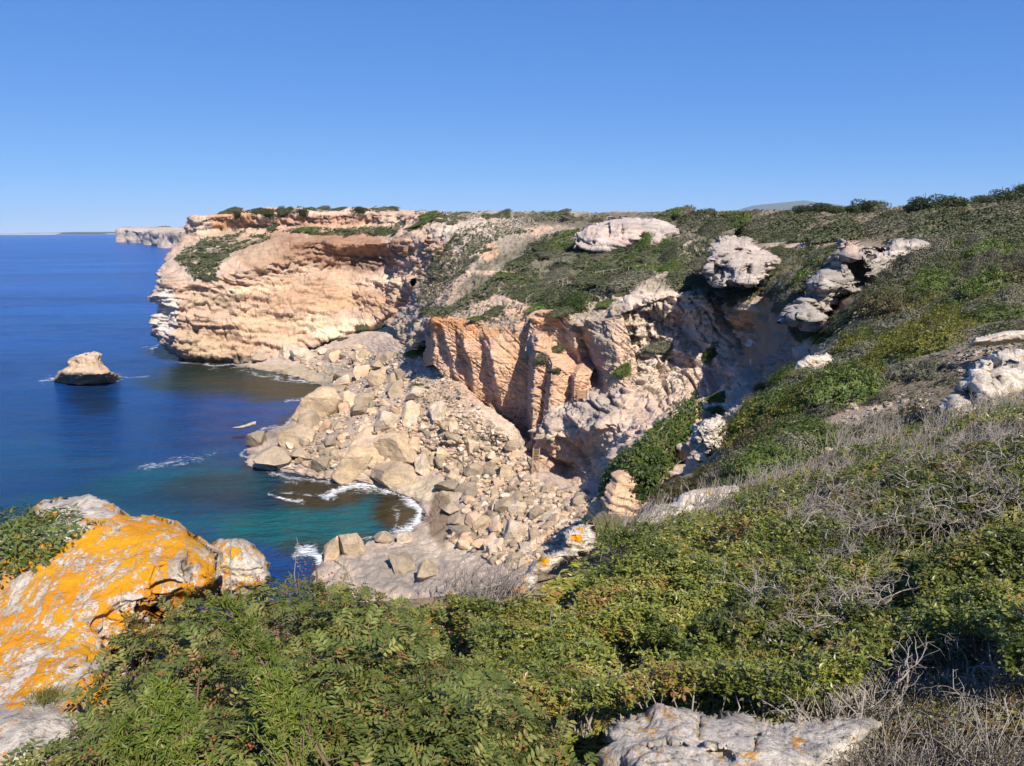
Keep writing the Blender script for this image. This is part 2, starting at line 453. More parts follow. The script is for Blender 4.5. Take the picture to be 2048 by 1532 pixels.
# seabed under everything near, so the shore never shows a gap
# headland across the bay -------------------------------------------------
def shift(p, dy, z=None, dx=0):
    q = np.array(p, float); q[1] += dy; q[0] += dx
    if z is not None: q[2] = z
    return q
hl = [
 [P(324, 678, 203), PZ(368, 726, -1.5), PZ(430, 736, -1.5), PZ(500, 736, -1.0), PZ(570, 720, 1), PZ(650, 694, 3), PZ(720, 668, 6), PZ(780, 642, 9), PZ(832, 618, 12)],
 [P(316, 660, 201), P(366, 705, 189), P(430, 715, 187), P(500, 712, 187), P(570, 700, 188), P(650, 680, 190), P(720, 655, 191), P(780, 630, 190), P(834, 606, 186)],
 [P(322, 628, 202), P(352, 650, 190), P(430, 655, 190), P(500, 648, 190), P(570, 640, 191), P(650, 632, 193), P(720, 622, 195), P(777, 606, 192), P(836, 588, 184)],
 [P(317, 590, 202), P(348, 596, 190), P(430, 585, 191), P(500, 574, 193), P(570, 562, 195), P(640, 566, 197), P(700, 566, 199), P(775, 562, 195), P(838, 552, 182)],
 [P(313, 566, 202), P(345, 576, 190), P(428, 566, 191), P(500, 556, 193.5), P(572, 540, 195.5), P(640, 538, 199), P(704, 538, 203), P(780, 535, 198), P(842, 525, 181)],
 [P(312, 547, 203), P(362, 558, 192), P(428, 552, 192), P(500, 538, 193), P(572, 518, 195), P(640, 506, 198.5), P(704, 514, 203), P(780, 510, 197), P(845, 505, 181)],
 [P(322, 530, 209), P(376, 530, 199), P(440, 515, 199), P(508, 498, 199), P(580, 482, 198), P(645, 484, 198), P(705, 490, 199), P(780, 484, 194.5), P(850, 480, 181)],
 [P(348, 500, 226), P(387, 492, 214), P(440, 477, 213), P(505, 470, 213), P(580, 466, 211), P(650, 463, 209), P(720, 466, 206), P(790, 458, 201), P(860, 452, 188)],
 [P(383, 465, 229), P(394, 464, 217), P(445, 458, 217), P(508, 455, 216), P(580, 450, 214), P(650, 448, 212), P(720, 448, 210), P(790, 446, 204), P(862, 444, 192)],
 [P(382, 434, 230), P(398, 431, 217), P(450, 427, 217), P(512, 425, 216), P(580, 421, 215), P(650, 424, 213), P(720, 421, 211), P(790, 424, 206), P(866, 430, 196)],
]
top = hl[-1]
hl.append([shift(p, 40, p[2] + 0.6, (8 if i == 0 else 0)) for i, p in enumerate(top)])
hl.append([shift(p, 420, 39.0) for p in top])
hl.append([shift(p, 1100, 38.0) for p in top])
for k, r in enumerate(hl):            # the hidden seaward side of the point
    q = r[0]
    r.insert(0, np.array([q[0] * 1.16 + (10 if k >= 7 else 0), q[1] + 75, q[2]]))
hl_blobs = [
 (330, 620, 26, 60, WHITE, 0.9), (315, 560, 20, 25, (0.5, 0.42, 0.32), 0.8), (430, 690, 90, 40, TAN, 0.7), (560, 660, 120, 40, SAND, 0.7), (640, 600, 120, 30, (0.56, 0.36, 0.2), 0.7),
 (500, 580, 60, 9, (0.66, 0.50, 0.32), 0.9), (560, 570, 50, 9, (0.66, 0.50, 0.32), 0.9), (700, 655, 70, 22, (0.72, 0.56, 0.38), 0.95), (760, 560, 50, 12, (0.66, 0.52, 0.36), 0.7), (780, 490, 60, 10, (0.66, 0.54, 0.42), 0.9),
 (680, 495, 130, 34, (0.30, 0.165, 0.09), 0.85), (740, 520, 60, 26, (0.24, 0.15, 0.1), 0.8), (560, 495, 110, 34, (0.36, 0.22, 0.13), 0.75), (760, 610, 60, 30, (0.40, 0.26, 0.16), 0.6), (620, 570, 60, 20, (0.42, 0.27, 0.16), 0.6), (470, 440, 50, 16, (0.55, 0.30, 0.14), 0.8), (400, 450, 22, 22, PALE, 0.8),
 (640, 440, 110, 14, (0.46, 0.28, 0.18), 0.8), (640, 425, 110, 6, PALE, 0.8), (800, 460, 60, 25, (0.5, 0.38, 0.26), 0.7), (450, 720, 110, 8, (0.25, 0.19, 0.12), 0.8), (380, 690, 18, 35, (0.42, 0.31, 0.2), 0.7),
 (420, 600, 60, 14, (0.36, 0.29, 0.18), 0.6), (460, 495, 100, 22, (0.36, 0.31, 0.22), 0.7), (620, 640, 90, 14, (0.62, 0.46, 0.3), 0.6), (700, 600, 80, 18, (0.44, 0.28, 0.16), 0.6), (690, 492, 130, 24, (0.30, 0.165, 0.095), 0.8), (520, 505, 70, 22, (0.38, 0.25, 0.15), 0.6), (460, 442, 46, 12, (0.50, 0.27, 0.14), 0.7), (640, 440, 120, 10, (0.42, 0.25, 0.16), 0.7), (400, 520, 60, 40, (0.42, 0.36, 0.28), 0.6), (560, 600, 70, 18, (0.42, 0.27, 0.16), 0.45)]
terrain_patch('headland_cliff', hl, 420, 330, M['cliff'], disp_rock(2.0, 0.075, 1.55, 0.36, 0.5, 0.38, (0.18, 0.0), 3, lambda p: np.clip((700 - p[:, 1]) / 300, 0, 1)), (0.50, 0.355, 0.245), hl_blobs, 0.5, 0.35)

# hillside between the bay and the plateau ------------------------------------
ms = [
 [P(786, 655, 176), P(818, 705, 150), P(842, 690, 130), P(868, 652, 113.5), P(920, 652, 111), P(985, 660, 107), P(1060, 662, 103), P(1130, 652, 98), P(1200, 652, 93), P(1260, 622, 91), P(1320, 604, 91), P(1400, 615, 91)],
 [P(800, 632, 180), P(832, 645, 148), P(852, 650, 129), P(872, 638, 113.5), P(920, 638, 111), P(985, 648, 107), P(1060, 650, 103), P(1130, 640, 98.5), P(1200, 638, 93.5), P(1260, 610, 91.5), P(1320, 590, 91.5), P(1400, 600, 91.5)],
 [P(820, 598, 184), P(846, 602, 156), P(884, 596, 136), P(915, 590, 124), P(960, 590, 118), P(1020, 596, 112), P(1085, 602, 108), P(1150, 602, 103), P(1220, 590, 99), P(1280, 570, 97), P(1340, 562, 95), P(1420, 580, 92)],
 [P(838, 548, 186), P(876, 545, 162), P(922, 540, 145), P(965, 535, 134), P(1010, 535, 128), P(1070, 540, 122), P(1130, 545, 116), P(1195, 545, 111), P(1260, 540, 107), P(1310, 535, 104), P(1370, 530, 102), P(1440, 540, 98)],
 [P(848, 495, 184), P(902, 490, 170), P(960, 485, 158), P(1015, 480, 150), P(1060, 485, 144), P(1120, 490, 136), P(1180, 500, 126), P(1240, 502, 120), P(1290, 500, 116), P(1350, 495, 112), P(1400, 490, 108), P(1460, 482, 104)],
 [P(862, 450, 190), P(920, 450, 182), P(980, 447, 176), P(1040, 446, 170), P(1090, 450, 162), P(1140, 455, 154), P(1200, 456, 146), P(1260, 456, 140), P(1310, 458, 136), P(1360, 455, 132), P(1420, 450, 128), P(1480, 442, 124)],
 [P(866, 432, 230), P(925, 428, 235), P(985, 425, 240), P(1040, 425, 240), P(1090, 426, 240), P(1140, 427, 235), P(1200, 427, 230), P(1260, 427, 225), P(1310, 427, 220), P(1360, 427, 215), P(1420, 427, 210), P(1480, 425, 205)],
]
top = ms[-1]
ms.append([shift(p, 380, 38.0, p[0] * 1.6) for p in top])
ms.append([shift(p, 1300, 37.0, p[0] * 6.5) for p in top])
for k, r in enumerate(ms):            # runs on to the left, buried in the headland
    r.insert(0, r[0] + np.array([-6 if k < 6 else -30, 22, -2.5]))
ms_blobs = [
 (870, 560, 60, 80, (0.50, 0.36, 0.25), 0.8), (930, 480, 70, 40, PALE, 0.7), (960, 440, 90, 20, PALE, 0.6), (1080, 460, 30, 10, (0.6, 0.42, 0.28), 0.7), (880, 500, 30, 20, (0.5, 0.3, 0.16), 0.7), (980, 500, 18, 20, (0.6, 0.36, 0.2), 0.7),
 (985, 615, 60, 30, (0.55, 0.42, 0.30), 0.9), (1080, 630, 60, 18, (0.60, 0.38, 0.22), 0.8), (1170, 560, 40, 7, (0.4, 0.13, 0.05), 0.9), (1000, 545, 60, 5, (0.6, 0.45, 0.3), 0.8), (920, 640, 60, 8, (0.5, 0.25, 0.1), 0.8),
 (1290, 545, 40, 10, PALE, 0.7), (1330, 520, 40, 10, PALE, 0.6), (1300, 600, 80, 20, (0.6, 0.5, 0.4), 0.9), (800, 640, 30, 40, (0.48, 0.36, 0.25), 0.8), (820, 690, 30, 24, (0.5, 0.35, 0.22), 0.7), (850, 620, 40, 25, (0.48, 0.38, 0.28), 0.8)]
GR = (0.11, 0.105, 0.06)
ms_blobs = [(1100, 540, 140, 60, GR, 0.85), (950, 600, 60, 40, GR, 0.8), (1240, 520, 110, 40, GR, 0.85), (1420, 560, 90, 40, GR, 0.8), (1000, 432, 160, 12, GR, 0.6), (1250, 440, 200, 18, GR, 0.8), (1450, 450, 120, 40, GR, 0.8)] + ms_blobs
terrain_patch('hillside', ms, 420, 300, M['cliff'], disp_rock(1.1, 0.15, 0.9, 0.5, 0.8, 0.4, (0.2, 0), 13, lambda p: np.clip((700 - p[:, 1]) / 400, 0, 1)), (0.36, 0.30, 0.22), ms_blobs, 0.6, 0.6)

# foreshore: wave-cut platform and rubble up to the foot of the cliffs ---------------
sh0 = [(470, 731), (560, 746), (640, 770), (655, 788), (585, 838), (505, 885), (495, 932), (560, 942), (640, 958), (740, 968), (832, 1002), (845, 1040), (795, 1074), (660, 1105), (632, 1140), (640, 1290)]
sh1 = [(520, 722, 1.2), (600, 735, 1.2), (690, 756, 1.5), (720, 778, 2.2), (650, 812, 2.5), (590, 850, 2.5), (590, 895, 2.5), (650, 920, 2), (730, 935, 1.8), (800, 955, 1.0), (870, 990, 0.8), (885, 1040, 0.7), (890, 1085, 0.9), (790, 1100, 1.6), (720, 1140, 1.6), (760, 1290, 1)]
sh2 = [(620, 702, 3.4), (680, 716, 3.6), (760, 740, 4.5), (790, 765, 5.5), (740, 800, 5.0), (720, 840, 4.6), (740, 880, 4), (790, 895, 3.4), (850, 915, 2.8), (900, 950, 1.8), (940, 1000, 1.8), (950, 1050, 1.9), (950, 1100, 2.0), (880, 1130, 2), (830, 1180, 2), (860, 1290, 2)]
sh3 = [(715, 662, 7.0), (765, 670, 8.5), (822, 698, 9.5), (850, 722, 10.0), (868, 728, 10.5), (915, 778, 10.2), (955, 820, 9.0), (1005, 862, 7.6), (1040, 905, 5.6), (1078, 952, 4.4), (1150, 985, 5.2), (1190, 1020, 6.0), (1150, 1070, 6.0), (1080, 1120, 6), (1000, 1180, 6), (980, 1290, 6)]
rb = [[PZ(x - (14 if i < 9 else 0), y + 5, -2.2) for i, (x, y) in enumerate(sh0)], [PZ(x, y, 0.05) for x, y in sh0], [PZ(*t) for t in sh1], [PZ(*t) for t in sh2], [PZ(*t) for t in sh3],
      [PZ(*t) + (np.array([1.0, 7.0, -1.0]) if i < 10 else np.array([7.0, -9.0, -0.5])) for i, t in enumerate(sh3)]]
rb_blobs = [
 (560, 740, 100, 14, (0.40, 0.33, 0.20), 0.8), (640, 755, 60, 10, (0.42, 0.35, 0.2), 0.8), (870, 985, 60, 24, (0.52, 0.44, 0.29), 0.9), (900, 1090, 60, 40, (0.52, 0.45, 0.33), 0.8), (880, 1040, 26, 44, (0.22, 0.155, 0.09), 0.95),
 (770, 1000, 60, 8, (0.46, 0.36, 0.24), 0.9), (790, 1140, 80, 40, (0.30, 0.27, 0.22), 0.8), (960, 800, 40, 60, (0.68, 0.52, 0.38), 0.9), (1010, 850, 30, 40, (0.68, 0.52, 0.38), 0.9), (920, 780, 60, 40, (0.58, 0.40, 0.28), 0.7),
 (850, 880, 80, 60, (0.44, 0.36, 0.27), 0.6), (1060, 980, 110, 50, (0.55, 0.42, 0.30), 0.7), (700, 740, 80, 30, (0.33, 0.29, 0.23), 0.7), (820, 760, 60, 30, (0.6, 0.48, 0.36), 0.8), (640, 880, 70, 60, (0.33, 0.27, 0.2), 0.6)] + [(x, y, 22, 6, (0.24, 0.19, 0.125), 0.7) for x, y in SHORE if x > 450]
terrain_patch('foreshore', rb, 360, 260, M['rubble'], disp_rock(0.6, 0.2, 0.5, 0.9, 0.42, 0.5, (0.05, 0.1), 23), (0.50, 0.40, 0.30), rb_blobs, 0.5, 0.4)

# quarried wall: saw-cut bays whose side faces turn towards the sea -----------------
def col_pts(*pts): return [P(*p) for p in pts]
qc = [   # each column foot -> brow
 col_pts((846, 735, 128), (848, 712, 127), (850, 690, 127), (850, 668, 127), (852, 645, 126)),
 col_pts((868, 728, 113.5), (868, 706, 113), (868, 684, 113), (866, 662, 113), (864, 638, 112)),
 col_pts((918, 780, 111.5), (906, 742, 111.9), (894, 708, 112.4), (884, 672, 112.7), (876, 639, 111.6)),
 col_pts((922, 785, 111), (912, 746, 110.6), (902, 710, 110.1), (893, 676, 110.2), (886, 641, 111.2)),
 col_pts((960, 830, 108), (948, 786, 109), (935, 738, 109.8), (922, 692, 110), (910, 644, 109.8)),
 col_pts((965, 834, 107.5), (955, 790, 107.2), (944, 742, 106.8), (932, 695, 106.8), (922, 648, 109.2)),
 col_pts((1008, 870, 104), (997, 820, 105), (984, 762, 106.2), (970, 706, 106.6), (955, 652, 107.4)),
 col_pts((1013, 874, 103.5), (1004, 824, 103.2), (994, 766, 102.6), (983, 710, 102.9), (972, 653, 106.4)),
 col_pts((1050, 902, 101), (1052, 847, 101.5), (1054, 782, 102), (1057, 720, 102.3), (1060, 652, 102.6)),
 col_pts((1062, 895, 93.0), (1064, 850, 93.17), (1066, 800, 93.35), (1070, 735, 93.7), (1076, 680, 94.4)),
 col_pts((1086, 880, 93.5), (1088, 845, 93.67), (1090, 800, 93.85), (1094, 755, 94.03), (1098, 712, 94.55)),
 col_pts((1092, 880, 90.5), (1094, 845, 90.67), (1096, 808, 90.85), (1100, 765, 91.03), (1104, 730, 91.55)),
 col_pts((1130, 870, 91.0), (1134, 845, 91.17), (1138, 812, 91.35), (1142, 780, 91.53), (1144, 745, 92.05)),
 col_pts((1136, 870, 88.5), (1140, 845, 88.67), (1145, 815, 88.85), (1150, 785, 89.03), (1152, 750, 89.55)),
 col_pts((1172, 865, 90.0), (1176, 840, 90.35), (1178, 812, 90.53), (1180, 785, 90.88), (1182, 750, 91.22)),
]
qrows = [[c[k] for c in qc] for k in range(5)]
qrows.append([c[4] + np.array([0.6, 2.2, 0.3]) for c in qc])
qrows.append([c[4] + np.array([2.0, 7.0, 0.8]) for c in qc])
qu_blobs = [(900, 650, 60, 14, (0.50, 0.25, 0.10), 0.9), (960, 665, 60, 16, (0.55, 0.30, 0.14), 0.8), (890, 720, 30, 50, (0.62, 0.42, 0.28), 0.7), (1060, 760, 14, 90, (0.36, 0.29, 0.22), 0.8), (1100, 790, 8, 60, (0.36, 0.3, 0.22), 0.5),  # tall narrow grey blobs paint shade onto the left-facing slot faces
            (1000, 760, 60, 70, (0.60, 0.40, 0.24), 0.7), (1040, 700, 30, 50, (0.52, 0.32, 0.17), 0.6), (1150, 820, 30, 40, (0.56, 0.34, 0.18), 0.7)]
QD = disp_rock(0.5, 0.2, 0.20, 1.5, 0.12, 0.8, (0.5, -0.2), 33)
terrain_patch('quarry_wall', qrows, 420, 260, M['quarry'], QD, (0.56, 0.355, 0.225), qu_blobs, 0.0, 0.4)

# upper quarry: wedge and tall side wall above the bench --------------------------
uq = [
 col_pts((1050, 700, 98.5), (1054, 684, 99.5), (1058, 668, 100), (1062, 650, 100), (1060, 628, 100)),
 col_pts((1085, 740, 96), (1080, 712, 97.5), (1078, 684, 98.5), (1078, 655, 99), (1072, 626, 99)),
 col_pts((1110, 748, 95), (1112, 715, 97.5), (1114, 690, 98.5), (1114, 660, 98.5), (1106, 624, 98)),
 col_pts((1150, 752, 93), (1152, 730, 96), (1146, 705, 97.5), (1134, 670, 98), (1122, 626, 97.5)),
 col_pts((1166, 762, 92), (1166, 738, 94), (1160, 712, 95.5), (1148, 675, 96), (1138, 630, 96)),
 col_pts((1196, 790, 91), (1192, 758, 94), (1184, 725, 96), (1172, 685, 96.5), (1158, 638, 96)),
 col_pts((1216, 796, 88.5), (1214, 762, 89.5), (1208, 728, 90.5), (1196, 690, 91.5), (1180, 642, 93)),
 col_pts((1246, 790, 86.5), (1246, 758, 87), (1240, 722, 88), (1226, 680, 89), (1206, 640, 91)),
 col_pts((1270, 780, 86), (1275, 745, 87), (1270, 710, 88), (1258, 670, 89), (1240, 628, 90)),
]
uqrows = [[c[k] for c in uq] for k in range(5)]
uqrows.append([c[4] + np.array([0.8, 2.5, 0.2]) for c in uq])
uq_blobs = [(1100, 640, 50, 16, (0.58, 0.33, 0.16), 0.9), (1200, 700, 36, 80, (0.33, 0.27, 0.2), 0.75), (1120, 700, 40, 40, (0.58, 0.46, 0.33), 0.8), (1165, 690, 14, 50, (0.5, 0.3, 0.15), 0.8)]  # tall dark blob paints the shade of the left-facing side wall
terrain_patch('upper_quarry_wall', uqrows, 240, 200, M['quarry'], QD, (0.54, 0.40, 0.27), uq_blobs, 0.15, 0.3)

# gully head: pale slopes and the shaded wall ------------------------------------
am = [
 col_pts((1066, 968, 85.0), (1070, 935, 88.8), (1085, 905, 89.8), (1100, 872, 87.0), (1150, 815, 88.0), (1170, 790, 90.0), (1200, 770, 91.5), (1225, 740, 92.0), (1230, 690, 92.0), (1225, 640, 92.0)),
 col_pts((1120, 985, 81.0), (1122, 945, 86.8), (1120, 905, 88.3), (1130, 862, 85.0), (1165, 812, 87.0), (1190, 785, 89.0), (1225, 760, 90.5), (1250, 730, 91.0), (1256, 680, 91.5), (1252, 618, 91.5)),
 col_pts((1158, 1000, 76.0), (1160, 950, 83.8), (1158, 905, 85.8), (1160, 855, 82.0), (1195, 805, 86.0), (1220, 778, 88.0), (1258, 748, 89.0), (1284, 716, 90.0), (1290, 670, 90.5), (1288, 604, 90.5)),
 col_pts((1200, 1015, 68.0), (1205, 955, 78.8), (1204, 905, 80.8), (1200, 850, 78.0), (1235, 800, 84.0), (1265, 770, 86.0), (1300, 740, 87.5), (1322, 705, 88.5), (1330, 660, 89.5), (1330, 592, 90.0)),
 col_pts((1250, 1000, 58), (1255, 945, 66), (1255, 890, 70), (1262, 840, 77), (1300, 795, 84), (1330, 765, 86), (1362, 730, 87.5), (1380, 695, 88.5), (1386, 650, 89.5), (1390, 594, 90)),
 col_pts((1300, 965, 52), (1310, 910, 58), (1320, 865, 63), (1340, 828, 75), (1370, 785, 83), (1400, 755, 85), (1420, 720, 86.5), (1428, 690, 88), (1432, 650, 89), (1430, 600, 90)),
 col_pts((1370, 935, 46), (1380, 890, 51), (1400, 850, 55), (1420, 815, 72), (1440, 785, 81), (1455, 755, 83), (1466, 720, 84.5), (1472, 690, 86), (1474, 655, 87.5), (1470, 602, 88)),
 col_pts((1440, 900, 43), (1460, 860, 46), (1480, 825, 50), (1500, 800, 62), (1515, 775, 70), (1526, 745, 73), (1532, 712, 75.5), (1536, 685, 77), (1538, 658, 78), (1530, 618, 79)),
 col_pts((1510, 860, 41), (1530, 825, 44), (1550, 795, 47), (1565, 770, 54), (1576, 750, 59), (1584, 725, 61), (1590, 700, 63), (1594, 675, 64.5), (1596, 650, 66), (1590, 615, 67)),
 col_pts((1560, 810, 42), (1585, 775, 44), (1600, 750, 47), (1612, 730, 50), (1622, 712, 52), (1630, 695, 54), (1638, 675, 55.5), (1644, 655, 57), (1648, 635, 58), (1650, 606, 59)),
]
am.insert(0, [c + np.array([-2.2, 4.5, 0.0]) for c in am[0]])
amrows = [[c[k] for c in am] for k in range(10)]
amrows.append([c[9] + np.array([1.5, 3.0, 0.3]) for c in am])
amrows.append([c[9] + np.array([4.5, 12.0, 1.6]) for c in am])
am_blobs = [(1330, 700, 110, 110, (0.60, 0.49, 0.37), 0.9), (1250, 830, 90, 60, (0.58, 0.44, 0.32), 0.8), (1190, 800, 50, 50, (0.34, 0.30, 0.25), 0.8), (1500, 640, 40, 26, (0.52, 0.27, 0.11), 0.95), (1520, 720, 70, 60, (0.30, 0.24, 0.19), 0.85),  # large dark blob paints the right wall's shade into its colour
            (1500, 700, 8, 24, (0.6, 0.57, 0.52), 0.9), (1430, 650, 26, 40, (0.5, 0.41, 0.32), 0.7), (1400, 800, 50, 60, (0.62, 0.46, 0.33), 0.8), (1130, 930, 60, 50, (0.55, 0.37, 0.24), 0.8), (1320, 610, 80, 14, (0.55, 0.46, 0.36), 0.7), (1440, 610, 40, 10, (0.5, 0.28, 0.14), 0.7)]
_gd = disp_rock(1.5, 0.14, 0.8, 0.6, 0.4, 0.6, (0.35, 0.1), 43)
def gully_disp(p, n):
    q = _gd(p, n)
    w_ = p + 2.0 * fbm(p, 0.1, 2, 47)[:, None]
    lean = np.stack([w_[:, 0] + 0.45 * w_[:, 2], w_[:, 1] * 0.5, w_[:, 2] * 0.22], 1)
    c = np.abs(pnoise(lean * 0.24, 48)); c2 = np.abs(pnoise(lean * 0.6, 49))
    return q - n * np.array([1, 1, .4]) * (1.9 * np.clip(1 - c * 7, 0, 1) + 0.7 * np.clip(1 - c2 * 6, 0, 1))[:, None]
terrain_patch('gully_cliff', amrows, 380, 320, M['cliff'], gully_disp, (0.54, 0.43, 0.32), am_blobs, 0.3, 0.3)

# near hillside -------------------------------------------------------------
ns = [
 [Wd(-12, -6, -25), Wd(-6, -6, -5), Wd(-4, -6, -2.2), Wd(-1, -6, -1.5), Wd(1, -6, -1.3), Wd(3, -6, -1.0), Wd(6, -6, -.4), Wd(20, -6, 1.0)],
 [Wd(-10, 0, -27), Wd(-4.5, 0, -5), Wd(-3, 0, -2.2), Wd(-1, 0, -1.75), Wd(.5, 0, -1.65), Wd(2, 0, -1.5), Wd(4, 0, -1.1), Wd(16, 0, 0.6)],
 [Wd(-9, 4, -29), Wd(-4.6, 3.6, -5), Wd(-3.4, 3.0, -2.4), Wd(-1, 2.2, -2.1), Wd(.5, 2.2, -2.1), Wd(1.7, 2.2, -1.95), Wd(3.4, 2.4, -1.6), Wd(14, 3, 0.2)],
 [Wd(-6, 9, -29), Wd(-3.4, 6.4, -6), Wd(-2.7, 5.1, -2.8), Wd(-.35, 4.6, -2.9), Wd(1, 4.2, -2.75), Wd(2.6, 4.2, -2.4), Wd(4.5, 4.3, -2.0), Wd(14, 6, -.4)],
 [Wd(-3, 15, -29), Wd(-.8, 8.0, -6.5), P(1010, 1196, 5.6), P(1190, 1130, 5.9), P(1400, 1130, 6.0), P(1700, 1075, 6.3), P(2048, 950, 6.8), P(2800, 720, 10)],
 [Wd(0, 24, -28), P(1150, 1180, 10), P(1190, 1085, 7.8), P(1310, 1060, 8.6), P(1500, 1005, 9.2), P(1750, 925, 9.8), P(2048, 835, 10.4), P(2800, 640, 15)],
 [Wd(2, 32, -28), P(1225, 1100, 15), P(1270, 1085, 13.8), P(1400, 1000, 14.8), P(1550, 925, 15.2), P(1750, 862, 15.8), P(2020, 795, 16.2), P(2800, 610, 22)],
 [Wd(5, 40, -28), P(1290, 1040, 22), P(1350, 1015, 19.5), P(1452, 940, 20), P(1570, 868, 20), P(1770, 790, 20.5), P(2030, 715, 21), P(2800, 560, 28)],
 [Wd(9, 48, -28), P(1380, 960, 29), P(1435, 940, 26), P(1502, 872, 25.5), P(1610, 800, 25.5), P(1800, 722, 26.5), P(2048, 640, 28), P(2800, 520, 35)],
 [Wd(14, 56, -26), P(1500, 870, 37), P(1530, 846, 33), P(1578, 786, 32.5), P(1660, 735, 33), P(1820, 672, 34), P(2048, 600, 36), P(2800, 500, 42)],
 [Wd(19, 64, -22), P(1590, 790, 44), P(1606, 745, 41), P(1650, 710, 40.5), P(1725, 670, 41.5), P(1850, 622, 43), P(2048, 562, 45), P(2800, 480, 52)],
 [Wd(22, 80, -28), Wd(24.5, 70, -12), P(1700, 614, 53), P(1740, 590, 52), P(1800, 560, 53), P(1900, 528, 55), P(2048, 500, 58), P(2800, 430, 66)],
 [Wd(26, 96, -20), Wd(27.5, 90, -9), P(1572, 568, 80), P(1612, 548, 78), P(1680, 515, 74), P(1810, 490, 76), P(2048, 455, 80), P(2800, 400, 88)],
 [P(1360, 530, 108), P(1420, 500, 107), P(1490, 486, 106), P(1580, 478, 106), P(1700, 466, 106), P(1850, 452, 107), P(2048, 428, 110), P(2800, 385, 118)],
 [P(1400, 452, 146), P(1450, 448, 146), P(1520, 443, 146), P(1600, 438, 146), P(1710, 432, 146), P(1860, 425, 148), P(2048, 408, 150), P(2800, 360, 160)],
 [P(1400, 428, 230), P(1450, 427, 230), P(1520, 424, 232), P(1600, 421, 234), P(1710, 418, 236), P(1860, 412, 240), P(2048, 396, 250), P(2800, 350, 260)],
 [P(1300, 424, 600), P(1400, 423, 600), P(1500, 422, 600), P(1600, 420, 600), P(1710, 417, 600), P(1860, 412, 600), P(2048, 400, 600), P(2800, 370, 600)],
 [P(1200, 428, 1800), P(1350, 427, 1800), P(1500, 426, 1800), P(1600, 424, 1800), P(1710, 421, 1800), P(1860, 416, 1800), P(2048, 408, 1800), P(2800, 390, 1800)],
]
ns_blobs = [(1330, 1010, 80, 20, PALE, 0.9), (1750, 850, 130, 40, (0.44, 0.34, 0.24), 0.9), (1620, 700, 40, 14, PALE, 0.8), (1690, 670, 60, 12, (0.5, 0.4, 0.3), 0.7), (1850, 700, 60, 14, (0.44, 0.36, 0.27), 0.8), (1960, 690, 90, 20, (0.44, 0.36, 0.27), 0.8),
            (1590, 495, 60, 8, PALE, 0.8), (1560, 450, 14, 5, (0.5, 0.33, 0.2), 0.8), (1900, 468, 90, 5, (0.5, 0.42, 0.3), 0.7), (1640, 470, 40, 6, PALE, 0.7), (1500, 1010, 60, 10, (0.45, 0.36, 0.28), 0.5)]
def ns_disp(p, n):
    far = np.clip(p[:, 1] / 60, 0, 1)
    d = (0.10 + 0.9 * far) * fbm(p, 0.10, 4, 53) + 0.10 * fbm(p, 0.9, 4, 57) * np.clip(1 - n[:, 2] + 0.3, 0, 1)
    cl = np.clip((0.8 - n[:, 2]) / 0.4, 0, 1)
    d = d + cl * 1.2 * fbm(p, 0.25, 4, 59) * np.clip((np.linalg.norm(p - CAM, axis=1) - 12) / 30, 0.04, 1)
    d = d * np.clip((700 - p[:, 1]) / 400, 0.1, 1)
    q = p.copy(); q += n * d[:, None]
    return q
terrain_patch('near_hillside', ns, 300, 420, M['soil'], ns_disp, (0.26, 0.20, 0.13), ns_blobs, 0.6, 0.6)

# far headland, distant coast and hill -----------------------------------------
def far_headland():
    base = [(262, 490, 1e9), (236, 484, 0), (262, 487, 0), (290, 488, 0), (298, 492, 0), (330, 496, 0), (362, 499, 0), (400, 503, 0), (470, 512, 0)]
    tops = [(262, 456), (233, 455), (262, 461), (288, 463), (296, 461), (330, 462), (362, 463), (400, 462), (470, 462)]
    r0, r1, r2, r3 = [], [], [], []
    for i, ((bx, by, _), (tx, ty)) in enumerate(zip(base, tops)):
        b = PZ(bx, by, -2.0) if i else PZ(236, 484, -2) + np.array([250, 1400, 0])
        t = P(tx, ty, b[1] + 6)
        if i == 0: t = b + np.array([0, 0, 58.0])
        r0.append(b); r1.append(b * 0.45 + t * 0.55); r2.append(t); r3.append(t + np.array([60.0, 260.0, 1.0]))
    r4 = [p + np.array([150, 700, 6.0]) for p in r3]
    r5 = [p + np.array([300, 1800, 8.0]) for p in r3]
    rows = [r0, r1, r2, r3, r4, r5]
    def dfn(p, n):
        st = np.clip(1 - n[:, 2], 0, 1)
        q = p.copy(); q[:, 2] = p[:, 2] * 0.5
        d = 30 * fbm(q, 0.009, 4, 71) + 7 * fbm(p, 0.05, 4, 75, 0.6)
        return p + n * (d * (0.15 + st))[:, None] * np.array([1, 1, 0.25])
    o = terrain_patch('far_headland', rows, 320, 120, M['far_rock'], dfn, (0.46, 0.38, 0.31), [], 0.15, 0.15, solid=False)
    me = o.data
    co = np.empty(len(me.vertices) * 3, np.float32); me.vertices.foreach_get('co', co); co = co.reshape(-1, 3)
    nn = np.empty(len(me.vertices) * 3, np.float32); me.vertices.foreach_get('normal', nn); nn = nn.reshape(-1, 3)
    g = np.clip((co[:, 2] - 50.0) / 5.0, 0, 1)[:, None]
    c = np.array([0.52, 0.43, 0.35]) * (1 - g) + np.array([0.045, 0.055, 0.03]) * g
    a = np.ones((len(c), 4), np.float32); a[:, :3] = c
    me.attributes['Col'].data.foreach_set('color', a.ravel())
M['far_rock'] = rock_mat('far_limestone', 0.05, 0.3, 0.1)
far_headland()
